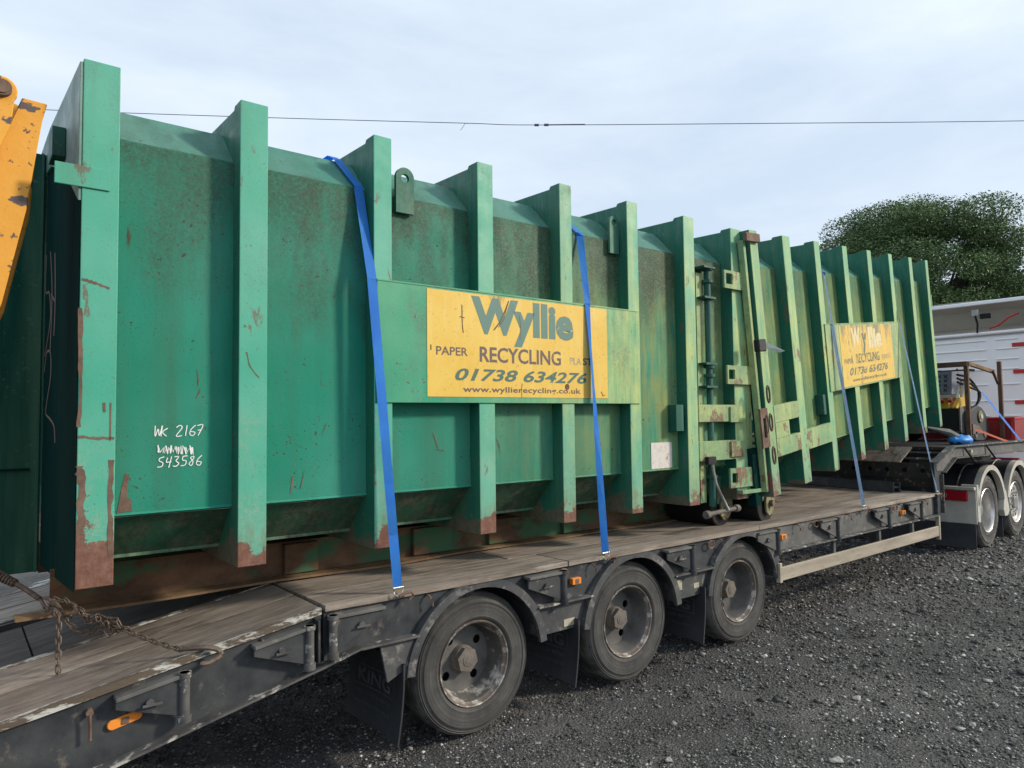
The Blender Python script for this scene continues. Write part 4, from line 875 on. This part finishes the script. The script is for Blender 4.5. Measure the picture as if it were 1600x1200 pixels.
# ------------------------------------------------------------------ lashing chain at the tail
lk = B(); n = 10
pts = []
for i in range(n):
    a = PI*i/(n/2-1)-PI/2 if i < n/2 else PI*(i-n/2)/(n/2-1)+PI/2
    cx = .011 if i < n/2 else -.011
    pts.append((cx+.0095*math.cos(a), 0, .0095*math.sin(a)))
tube(lk, pts, .0036, 6, True); link_me = bpy.data.meshes.new('chain_link'); bmesh.ops.recalc_face_normals(lk, faces=lk.faces); lk.to_mesh(link_me); lk.free()
link_me.materials.append(M['chain']); link_me.polygons.foreach_set('use_smooth', [True]*len(link_me.polygons))
CH = thing('lashing_chain', 'rusty knotted steel chain with turnbuckle hooked to the tail deck edge', 'chain', (.806, .0, .78))
CO = CH.location.copy()
def chain_path(pts, jit=0, step=.0295, scale=1.):
    pts = [Vector(p) for p in pts]; seg = [(b-a).length for a, b in zip(pts, pts[1:])]; tot = sum(seg); k = 0; s = 0; i = 0
    while s < tot:
        d = s; j = 0
        while j < len(seg)-1 and d > seg[j]: d -= seg[j]; j += 1
        t_ = (pts[j+1]-pts[j]).normalized(); p = pts[j]+t_*d
        o = bpy.data.objects.new('chain_link', link_me); COL.objects.link(o); o.parent = CH
        q = t_.to_track_quat('X', 'Z').to_matrix().to_4x4() @ Matrix.Rotation(PI/2*(k % 2)+random.uniform(-.5, .5)*(1 if jit else .3), 4, 'X')
        if jit: q = q @ Matrix.Rotation(random.uniform(-.5, .5), 4, 'Y')
        o.matrix_local = Matrix.Translation(p-CO+Vector((random.uniform(-jit, jit), random.uniform(-jit, jit), random.uniform(-jit, jit)))) @ q @ Matrix.Scale(scale, 4)
        s += step*scale; k += 1
chain_path([(.575, .30, .90), (.64, .22, .862), (.714, .13, .83), (.80, .03, .80)])
chain_path(smooth_pts([(.40, .56, .985), (.44, .50, .975), (.465, .42, .95), (.50, .38, .925), (.545, .33, .915), (.58, .29, .895), (.60, .27, .88)], 5), .004)
chain_path(smooth_pts([(.37, .60, .97), (.41, .50, .94), (.43, .42, .90), (.455, .40, .868), (.50, .36, .855), (.53, .33, .875), (.56, .30, .90), (.59, .28, .87)], 5), .003)
chain_path(smooth_pts([(.38, .45, .955), (.388, .40, .93), (.386, .38, .86), (.385, .36, .76), (.386, .35, .672)], 4), 0)
chain_path(smooth_pts([(.36, .60, .935), (.40, .50, .91), (.43, .44, .93), (.47, .42, .955), (.50, .36, .90), (.53, .33, .93), (.55, .30, .88), (.62, .24, .885)], 5), .006)
chain_path(smooth_pts([(.55, .32, .92), (.59, .26, .915), (.60, .26, .875), (.565, .28, .855), (.56, .28, .90)], 5), .004)
bm = B(); tube(bm, [(-.05, 1.10, 1.22), (.13, .93, 1.10), (.198, .9, 1.073), (.257, .84, 1.03)], .018, 10); tube(bm, [(.257, .84, 1.03), (.30, .79, 1.0), (.345, .72, .965)], .012, 8)
o = obj('turnbuckle', bm, M['chain'], CH, smooth=True); o.location = -CO
bm = B(); 
for i in range(14): a = i/14; p0 = Vector((.10, .95, 1.12)).lerp(Vector((.257, .84, 1.03)), a); p1 = p0+Vector((.006, -.004, -.004)); cyl(bm, p0, p1, .021, 10)
o = obj('turnbuckle_thread', bm, M['chain'], CH); o.location = -CO
bm = B(); tube(bm, [(.345, .72, .965), (.36, .68, .975), (.395, .60, .965), (.41, .56, .94), (.395, .58, .925), (.36, .66, .935)], .009, 8, True); o = obj('shackle', bm, M['chain'], CH, smooth=True); o.location = -CO
bm = B(); tube(bm, smooth_pts([(.80, .04, .80), (.84, .0, .805), (.89, -.03, .805), (.935, -.045, .79), (.945, -.05, .765), (.90, -.055, .745), (.86, -.05, .745)], 4), [.012]*24+[.007], 8); o = obj('grab_hook', bm, M['chain'], CH, smooth=True); o.location = -CO

# ------------------------------------------------------------------ yellow machine arm at far left
Y = thing('machine_arm', 'chipped orange-yellow steel machine arm rising at the left edge before the container', 'machine', (-.4, .3, bz(-.4)))
YO = Y.location.copy()
def yp(name, bm, mat, bevel=.004, smooth=False): o = obj(name, bm, mat, Y, bevel, smooth); o.location = -YO; return o
yp('arm_plate', pxz(B(), [(.205, 3.13), (.292, 3.125), (.275, 3.05), (.225, 2.66), (.15, 2.27), (-.02, 1.75), (-.25, .75), (-.7, .66), (-.55, 1.6), (-.15, 2.35), (.04, 2.65)], .15, .165), M['yellow'])
yp('arm_plate', pxz(B(), [(.06, 3.24), (.20, 3.20), (.285, 3.16), (.255, 2.70), (.17, 2.27), (-.02, 1.75), (-.25, .75), (-.7, .66), (-.55, 1.6), (-.3, 2.35), (-.2, 2.9)], .42, .435), M['yellow'])
bm = B(); pe = [(.284, 3.115), (.263, 3.02), (.213, 2.66), (.138, 2.27), (-.03, 1.75), (-.26, .76)]
for (a, b), (c, d) in zip(pe, pe[1:]):
    v = [bm.verts.new(p) for p in ((a, .166, b), (c, .166, d), (c, .419, d), (a, .419, b))]; bm.faces.new(v)
bmesh.ops.remove_doubles(bm, verts=bm.verts, dist=1e-4); bmesh.ops.solidify(bm, geom=bm.faces[:], thickness=.012); yp('arm_edge', bm, M['yellow'])
yp('arm_link', pxz(B(), [(.13+.055*math.cos(a), 3.115+.055*math.sin(a)) for a in [PI*.95-PI*1.15*i/10 for i in range(11)]]+[(.165, 2.98), (.07, 2.72), (-.1, 2.55), (-.15, 2.75)], .07, .10), M['yellow'])
bm = B(); cyl(bm, (.132, .045, 3.115), (.132, .30, 3.115), .034, 20); cyl(bm, (.132, .04, 3.115), (.132, .055, 3.115), .026, 16); yp('pivot_pin', bm, M['rustysteel'], .002, True)
yp('arm_base', box(B(), -.9, -.1, .1, .6, bz(-.5)-.02, bz(-.5)+.22), M['yellow'])

# ------------------------------------------------------------------ loose steel beam on the deck
bm = B(); L_ = [(0, .0), (0, .11), (.02, .11), (.02, .065), (.10, .065), (.10, .11), (.12, .11), (.12, 0), (.10, 0), (.10, .045), (.02, .045), (.02, 0)]
a = [bm.verts.new((x, 0, z)) for x, z in L_]; b = [bm.verts.new((x, 1.5, z)) for x, z in L_]; bm.faces.new(a); bm.faces.new(b[::-1])
for i in range(len(L_)): bm.faces.new((a[i], a[(i+1) % len(L_)], b[(i+1) % len(L_)], b[i]))
o = obj('steel_beam', bm, M['frame'], None, .002); o.location = (8.36, .34, DZ+.004); o.rotation_euler = (0, 0, -.28); tag(o, 'dark steel H-section beam lying across the deck before the headboard', 'beam')

# ------------------------------------------------------------------ cargo on the gooseneck
CG = thing('steel_frame', 'rusty brown square-tube steel frame standing on the gooseneck around the mini loader', 'frame', (10.7, .35, GZ+.006)); CGO = CG.location.copy()
def part(root, O, name, bm, mat, bevel=.003, smooth=False): o = obj(name, bm, mat, root, bevel, smooth); o.location = -O; return o
for x, y, ht in ((10.68, .33, 2.46), (10.70, 1.55, 2.46), (11.70, .26, 2.50), (11.70, 1.5, 2.5)): part(CG, CGO, 'upright', box(B(), x, x+.05, y, y+.05, GZ+.006, ht), M['cagebrown'])
part(CG, CGO, 'top_beam', box(B(), 10.66, 10.78, .33, 1.62, 2.40, 2.465), M['cagebrown']); part(CG, CGO, 'top_beam', box(B(), 10.67, 10.71, .36, 1.62, 2.34, 2.36), M['cagebrown'])
part(CG, CGO, 'side_beam', pxz(B(), [(10.74, 2.42), (10.74, 2.47), (11.70, 2.38), (11.70, 2.33)], .335, .375), M['skidlip']); part(CG, CGO, 'side_beam', pxz(B(), [(10.74, 2.42), (10.74, 2.47), (11.70, 2.38), (11.70, 2.33)], 1.5, 1.55), M['cagebrown'])
part(CG, CGO, 'brace', pxz(B(), [(11.50, 2.36), (11.55, 2.36), (11.70, 2.22), (11.70, 2.17)], .29, .32), M['cagebrown'])
LD = thing('mini_loader', 'yellow and black tracked mini loader with bucket and hoses inside the steel frame', 'loader', (11.1, .9, GZ+.006)); LO = LD.location.copy()
P_ = lambda *a, **k: part(LD, LO, *a, **k)
P_('bucket', pxz(B(), [(10.86, 1.52), (10.86, 1.84), (10.90, 1.84), (10.93, 1.60), (11.15, 1.55), (11.15, 1.50)], .52, 1.45), M['black'])
P_('bucket_side', pxz(B(), [(10.84, 1.50), (10.84, 1.86), (10.95, 1.86), (11.10, 1.62), (11.10, 1.48)], .50, .519), M['frame_dusty'])
P_('bucket_lip', box(B(), 10.84, 10.865, .50, 1.45, 1.50, 1.52), M['frame_edge'])
P_('body', pxz(B(), [(11.0, 1.80), (11.0, 2.0), (11.7, 2.0), (11.7, 1.62), (11.1, 1.62)], .70, 1.25), M['gold'])
P_('hood', pxz(B(), [(11.02, 2.04), (11.06, 2.36), (11.5, 2.38), (11.6, 2.04)], .66, 1.35), M['hoodgrey'])
for i in range(4):
    for j in range(7):
        bm = B(); y_, z_ = .74+.08*j, 2.10+.065*i; x_ = 11.019+(z_-2.04)*.125
        for q in (1, -1): bm.faces.new([bm.verts.new((x_-.004, y_+a, z_+q*b)) for a, b in ((-.026, -.018), (-.018, -.024), (.026, .018), (.018, .024))])
        P_('grille_slot', bm, M['black'], 0)
P_('control_panel', box(B(), 10.96, 11.0, .55, 1.15, 1.985, 2.03), M['cream']); 
bm = B()
for j in range(4): cyl(bm, (10.97, .66+.1*j, 1.93), (10.93, .66+.1*j, 1.97), .026, 10)
P_('control_knob', bm, M['red'])
for y in (.42, 1.3):
    tr_ = smooth_pts([(10.97, 1.80), (11.3, 1.87), (11.55, 1.74), (11.64, 1.52), (11.52, 1.40), (11.25, 1.385), (11.05, 1.42), (10.95, 1.58), (10.97, 1.80)], 4)[:-1]
    P_('track', pxz(B(), tr_, y, y+.2), M['rubber_flap'], .01)
    P_('track_frame', pxz(B(), [(11.0, 1.48), (11.0, 1.62), (11.2, 1.60), (11.45, 1.48)], y-.012, y-.002), M['hub'])
    bm = B(); cyl(bm, (11.30, y-.02, 1.72), (11.30, y-.002, 1.72), .085, 18); P_('sprocket', bm, M['khaki'])
    bm = B(); cyl(bm, (11.30, y-.03, 1.72), (11.30, y-.02, 1.72), .035, 12); P_('sprocket_hub', bm, M['cream'])
    for xx in (11.12, 11.45): bm = B(); cyl(bm, (xx, y-.012, 1.47), (xx, y-.001, 1.47), .045, 14); P_('track_wheel', bm, M['hub'])
P_('lift_arm', pxz(B(), [(11.0, 1.78), (11.0, 1.86), (11.5, 2.25), (11.6, 2.2), (11.6, 2.12)], .60, .66), M['gold']); P_('lift_arm', pxz(B(), [(11.0, 1.78), (11.0, 1.86), (11.5, 2.25), (11.6, 2.2), (11.6, 2.12)], 1.27, 1.33), M['gold'])
for k in range(3):
    bm = B(); tube(bm, smooth_pts([(10.85, .52, 2.30-.05*k), (11.1, .46, 2.25-.06*k), (11.3+.03*k, .42, 2.05), (11.25, .44, 1.88), (11.05, .5, 1.82)], 5), .016, 7); P_('hose', bm, M['black'], 0, True)
bm = B(); tube(bm, [(10.9, .50, 2.0), (10.98, .46, 2.25)], .02, 7); tube(bm, [(10.9, .56, 1.98), (10.98, .52, 2.23)], .014, 7); P_('control_lever', bm, M['steel'], 0)
bx = thing('tool_chest', 'dark red steel chest standing on the gooseneck beyond the steel frame', 'chest', (12.0, .5, GZ+.006)); BO = bx.location.copy()
part(bx, BO, 'chest_body', box(B(), 11.80, 12.3, .16, 1.5, GZ+.008, GZ+.30), M['darkred']); part(bx, BO, 'chest_lid', box(B(), 11.79, 12.31, .15, 1.51, GZ+.302, GZ+.33), M['red'])
part(bx, BO, 'chest_corner', box(B(), 11.785, 11.80, .15, .20, GZ+.01, GZ+.30), M['red'])
for i, (a, b, mt, lb) in enumerate((((11.0, .28, 2.05), (11.45, .0, GZ+.02), 'strapblue', 'blue strap slanting down over the mini loader to the gooseneck rail'), ((10.72, .30, 1.56), (10.98, .0, GZ+.01), 'orange', 'short orange strap at the foot of the steel frame'))):
    bm = B(); a, b = Vector(a), Vector(b); s_ = Vector((.022, 0, .01)); v = [bm.verts.new(p) for p in (a-s_, a+s_, b+s_, b-s_)]; bm.faces.new(v); bmesh.ops.solidify(bm, geom=bm.faces[:], thickness=.003)
    tag(obj('cargo_strap', bm, M[mt]), lb, 'strap')
bm = B(); bmesh.ops.create_icosphere(bm, subdivisions=3, radius=1)
for v in bm.verts: v.co = Vector((v.co.x*.20, v.co.y*.13, max(-.8, v.co.z)*.06*(1+.6*math.sin(v.co.x*9+v.co.y*5)*math.cos(v.co.y*8-v.co.x*3))+.05))
o = obj('blue_sheet', bm, M['bluebag'], smooth=True); o.location = (9.95, .2, GZ+.008); tag(o, 'crumpled bright blue plastic sheet on the gooseneck edge', 'sheet')
bm = B(); tube(bm, [(9.55, .42, 1.60), (9.8, .28, 1.53), (10.0, .22, 1.43)], [.012, .05, .06], 10); tag(obj('rolled_bag', bm, M['frame_dusty'], smooth=True), 'grey rolled bag lying on the blue sheet', 'bag')

# ------------------------------------------------------------------ tractor unit
TK = thing('tractor_unit', 'white tractor lorry coupled under the gooseneck with black fenders and red tail lamp', 'lorry', (10.76, .2, 0)); TO = TK.location.copy()
TK.rotation_euler = (0, 0, .045)
# parts are modelled relative to the rear axle near wheel face
def tk(name, bm, mat, bevel=.004, smooth=False, parent=None): return obj(name, bm, mat, parent or TK, bevel, smooth)
bigp = [(r*1.22, y*1.25) for r, y in PROF]
def truck_wheel(x, mid):
    bm = disc_with_holes(.26, .10, 10, .027, .19, .03 if mid else .15)
    w_ = tk('wheel', bm, M['alu'], 0); w_.location = (x, .0, .485)
    o = obj('tyre', lathe(B(), bigp, 56, closed=True), M['tyre'], w_, smooth=True)
    bm = lathe(B(), [(.285, .03), (.292, .005), (.285, 0), (.272, .01), (.262, .04), (.262, .03 if mid else .16)], 48); obj('rim', bm, M['alu'], w_, smooth=True)
    bm = B(); cyl(bm, (0, .15, 0), (0, .0 if mid else .08, 0), .085, 20)
    for i in range(10):
        a = 2*PI*i/10+.1; cyl(bm, (.135*math.cos(a), .16, .135*math.sin(a)), (.135*math.cos(a), .012 if mid else .13, .135*math.sin(a)), .014, 6)
    obj('hub', bm, M['steel'], w_, .002)
    for dy in (.0,):
        o = obj('far_tyre', tyre_me, M['tyre'], w_); o.scale = (1.22, 1, 1.22); o.location = (0, 1.95, 0)
for x, md in ((0, False), (1.27, True)): truck_wheel(x, md)
for x in (0, 1.27):
    for nm, R0, R1_, y0, y1, mt in (('fender_edge', .535, .60, -.06, .012, 'cream'), ('fender', .575, .597, .013, .70, 'navyplastic'), ('fender', .575, .597, 1.6, 2.3, 'navyplastic')):
        bm = B(); N = 18
        pr = [[bm.verts.new((x+r*math.cos(a), y, .485+r*math.sin(a))) for r, y in ((R0, y0), (R1_, y0), (R1_, y1), (R0, y1))] for a in [math.radians(12+156*k/N) for k in range(N+1)]]
        for a, b in zip(pr, pr[1:]):
            for q in range(4): bm.faces.new((a[q], b[q], b[(q+1) % 4], a[(q+1) % 4]))
        bm.faces.new(pr[0]); bm.faces.new(pr[-1][::-1]); tk(nm, bm, M[mt], 0, True)
    for yy in (.20, .45):
        bm = B(); tube(bm, [(x+.601*math.cos(a), yy, .485+.601*math.sin(a)) for a in [math.radians(20+140*k/16) for k in range(17)]], .012, 6); tk('fender_rib', bm, M['frame_edge'], 0, True)
tk('fender_corner', pxz(B(), [(-.60, .40), (-.60, .86), (-.54, .86), (-.50, .50), (-.50, .38)], -.06, .12), M['cream'])
tk('fender_web', pxz(B(), [(.50, .45), (.56, .66), (.62, .72), (.68, .62), (.76, .42), (.68, .36), (.55, .36)], -.05, .02), M['cream'])
tk('rear_shelf', box(B(), -.68, -.56, -.05, 1.0, .80, .835), M['cream']); tk('rear_panel', box(B(), -.62, -.60, -.05, 1.2, .37, .80), M['cream'])
tk('tail_lamp', box(B(), -.66, -.62, .035, .50, .655, .785), M['redlens'], .012)
bm = B()
for k in range(3):
    y = .26+.025*k
    for s in (1, -1): 
        v = [bm.verts.new(p) for p in ((-.6615, y, .72), (-.6615, y+.008, .72), (-.6615, y+.032, .72+s*.035), (-.6615, y+.024, .72+s*.035))]; bm.faces.new(v)
box(bm, -.6615, -.6605, .36, .42, .70, .74)
tk('lamp_chevrons', bm, M['greylens'], 0)
tk('mud_flap', box(B(), -.64, -.625, -.04, 1.3, .06, .37), M['rubber_flap'], .002); tk('mud_flap', box(B(), .60, .612, .0, .5, .06, .40), M['rubber_flap'], .002)
bm = B(); box(bm, -.7, 3.2, .75, .85, .75, 1.0); box(bm, -.7, 3.2, 1.45, 1.55, .75, 1.0); box(bm, -.1, .9, .5, 1.8, 1.0, 1.1); tk('chassis', bm, M['black'])
tk('side_tank', box(B(), 2.0, 3.2, -.02, .6, .35, .85), M['alu']); tk('rear_cross', box(B(), 1.9, 2.0, .1, 2.1, .62, 1.08), M['darkred'])
# cab
CX = 2.30
cab = tk('cab_body', box(B(), CX, CX+2.1, -.08, 2.32, .95, 3.02), M['white'], .05)
for z in (2.93, 2.78, 2.62, 2.46, 2.22, 1.96, 1.72, 1.50):
    for y0, y1 in ((.55, 2.1), (.12, .42)):
        bm = B(); box(bm, CX-.014, CX, y0, y1, z-.012, z+.012); tk('cab_rib', bm, M['white'], .006)
tk('roof_lip', box(B(), CX-.05, CX+.1, -.1, 2.34, 3.02, 3.07), M['white'], .015)
# air deflector: open backed shell
bm = B(); N = 10; rows = []
for i in range(N+1):
    t_ = i/N; y = -.08+2.4*t_; top = 3.50+.05*math.sin(PI*t_)
    rows.append([bm.verts.new(p) for p in ((CX+.10, y, 3.08), (CX+.55, y, 3.20), (CX+.35, y, top-.08), (CX-.05, y, top-.02), (CX-.10, y, top+.035), (CX+.5, y, top+.02), (CX+1.5, y, 3.1))])
for a, b in zip(rows, rows[1:]):
    for q in range(6): bm.faces.new((a[q], b[q], b[q+1], a[q+1]))
tk('air_deflector', bm, M['greyunder'], 0)
tk('deflector_lip', pxz(B(), [(CX-.12, 3.50), (CX-.12, 3.56), (CX+.5, 3.60), (CX+.5, 3.56)], -.09, 2.33), M['white'], .01)
tk('deflector_side', pxz(B(), [(CX-.02, 3.07), (CX-.02, 3.50), (CX+.5, 3.60), (CX+1.5, 3.1)], -.10, -.085), M['white'], .002)
bm = B(); box(bm, CX-.13, CX-.09, .60, .70, 3.33, 3.43); tk('work_lamp', bm, M['steel']); bm = B(); tube(bm, [(CX-.09, .66, 3.33), (CX-.06, .64, 3.2), (CX-.06, .65, 3.06)], .016, 7); box(bm, CX-.08, CX-.02, .46, .60, 3.28, 3.36); tk('lamp_stalk', bm, M['black'])
bm = B(); tube(bm, [(CX-.03, .48, 3.12), (CX-.05, .36, 3.15), (CX-.05, .22, 3.26), (CX-.05, .08, 3.32)], .016, 7); tk('red_strut', bm, M['red'], 0)
for z in (2.80, 2.38, 1.90): tk('red_marker', box(B(), CX-.02, CX-.001, -.08, .20, z, z+.06), M['red'])
for yc in (.95, 1.35):
    bm = B(); tube(bm, smooth_pts([(CX-.08, yc, 2.25), (CX-.14, yc+.05, 2.42), (CX-.12, yc-.1, 2.47), (CX-.1, yc-.25, 2.46)], 4), .016, 7); cyl(bm, (CX-.1, yc, 2.25), (CX-.1, yc, 2.50), .014, 7); tk('air_line', bm, M['black'], 0)

# ------------------------------------------------------------------ tree
TT = thing('tree', 'broad bushy dark green tree standing behind the white lorry cab', 'tree', (30.5, 8.8, 0)); tv = TT.location.copy()
bm = B(); tube(bm, [(0, 0, 0), (.1, .05, 2.0), (0, 0, 4.2)], [.38, .3, .24], 12); tk_ = obj('trunk', bm, M['bark'], TT, smooth=True)
cl = []; cen = Vector((0, 0, 7.2))
bm = B()
for p_ in ((2.2, -3.2, 6.4), (1.5, -3.9, 6.0), (2.6, -3.6, 5.6), (1.0, -3.4, 7.2), (2.0, -4.3, 5.2), (.5, -3.9, 6.2), (2.4, -4.2, 6.6), (1.4, -4.6, 5.6), (.8, -3.6, 8.0)): cl.append((Vector(p_), 1.15))
for i in range(200):
    u = random.uniform(-1, 1); a = random.uniform(0, 2*PI); r = random.uniform(.3, 1)**.4
    q = Vector((math.sqrt(1-u*u)*math.cos(a), math.sqrt(1-u*u)*math.sin(a), u))
    p = cen+Vector((q.x*3.7, q.y*3.75, q.z*2.8 if q.z > 0 else q.z*3.6))*r
    k = 1+.06*math.sin(3*a+i); p = cen+(p-cen)*k; cl.append((p, random.uniform(.5, 1.35)))
    if i % 2 == 0:
        m0 = Vector((0, 0, 4.0)).lerp(p, .5)+Vector((0, 0, -.3)); tube(bm, [(0, 0, 3.9), m0, p], [.12, .06, .02], 5)
obj('branches', bm, M['bark'], TT)
PP, TTt, SS = [], [], []; base_i = 0
for p, s in cl:
    n = int(1500*s*s); d = rng.normal(0, 1, (n, 3)); d /= np.linalg.norm(d, axis=1)[:, None]; rr = s*(rng.uniform(.25, 1, n)**.45)[:, None]
    c = np.array(p)+d*rr*np.array([1, 1, .62])+rng.normal(0, .05, (n, 3))
    a1 = rng.normal(0, 1, (n, 3)); a1[:, 2] *= .6; a1 /= np.linalg.norm(a1, axis=1)[:, None]; a2 = np.cross(a1, rng.normal(0, 1, (n, 3))); a2 /= np.linalg.norm(a2, axis=1)[:, None]
    l = rng.uniform(.03, .072, n)[:, None]; a1 *= l; a2 *= l*.42
    q = np.stack([c-a1, c+a2, c+a1, c-a2], 1); PP.append(q.reshape(-1, 3)); SS.append(np.repeat(rng.uniform(0, 1, n)*.6+.4*random.random(), 4))
PP = np.concatenate(PP); n = len(PP)//4; TTt = np.arange(n*4).reshape(-1, 4)
g = G('tree_leaves'); at = g.t.nodes.new('ShaderNodeAttribute'); at.attribute_name = 'tone'
col = g.mix(at.outputs['Fac'], (.045, .10, .04), (.17, .25, .085))
M['leaf'] = g.done(col, .55)
g.b.inputs['Transmission Weight'].default_value = 0
obj('crown', numesh('crown', PP, TTt, np.concatenate(SS)), M['leaf'], TT)

# ------------------------------------------------------------------ overhead cable
W_ = [(-2, 15.5, 8.25), (1.38, 13.04, 8.03), (4.81, 10.35, 7.81), (7.83, 7.97, 7.64), (8.97, 7.07, 7.58), (12.54, 4.25, 7.54), (16.5, 1.12, 7.51), (21, -2.4, 7.55)]
ca = thing('overhead_cable', 'thin dark cable running across the sky above both containers', 'cable', (8.97, 7.07, 7.58)); CAo = ca.location.copy()
bm = B(); tube(bm, smooth_pts(W_, 6), .007, 6); part(ca, CAo, 'wire', bm, M['wire'], 0)
bm = B(); tube(bm, [(7.9, 7.95, 7.64), (7.86, 7.97, 7.645), (7.78, 8.02, 7.50)], .005, 5); part(ca, CAo, 'loose_strand', bm, M['wire'], 0)
bm = B()
for t_ in (-.05, .1): cyl(bm, (8.97+t_, 7.07-t_*.79, 7.58), (9.04+t_, 7.02-t_*.79, 7.58), .025, 8)
tube(bm, [(9.1, 6.97, 7.58), (9.7, 6.49, 7.575)], .012, 6); part(ca, CAo, 'insulator', bm, M['wire'], 0)

# ------------------------------------------------------------------ grass strip beyond the yard (behind the trailer)
n = 26000; x = rng.uniform(-6, 10, n); y = rng.uniform(9, 16, n); h = rng.uniform(.10, .4, n); a = rng.uniform(0, 6.28, n)
wv_ = .012; dx, dy = np.cos(a)*wv_, np.sin(a)*wv_
Pg = np.stack([np.stack([x-dx, y-dy, 0*x-.02], -1), np.stack([x+dx, y+dy, 0*x-.02], -1), np.stack([x+rng.normal(0, .06, n), y+rng.normal(0, .06, n), h], -1)], 1).reshape(-1, 3)
tag(obj('grass', numesh('grass', Pg, np.arange(3*n).reshape(-1, 3)), M['grass']), kind='stuff')
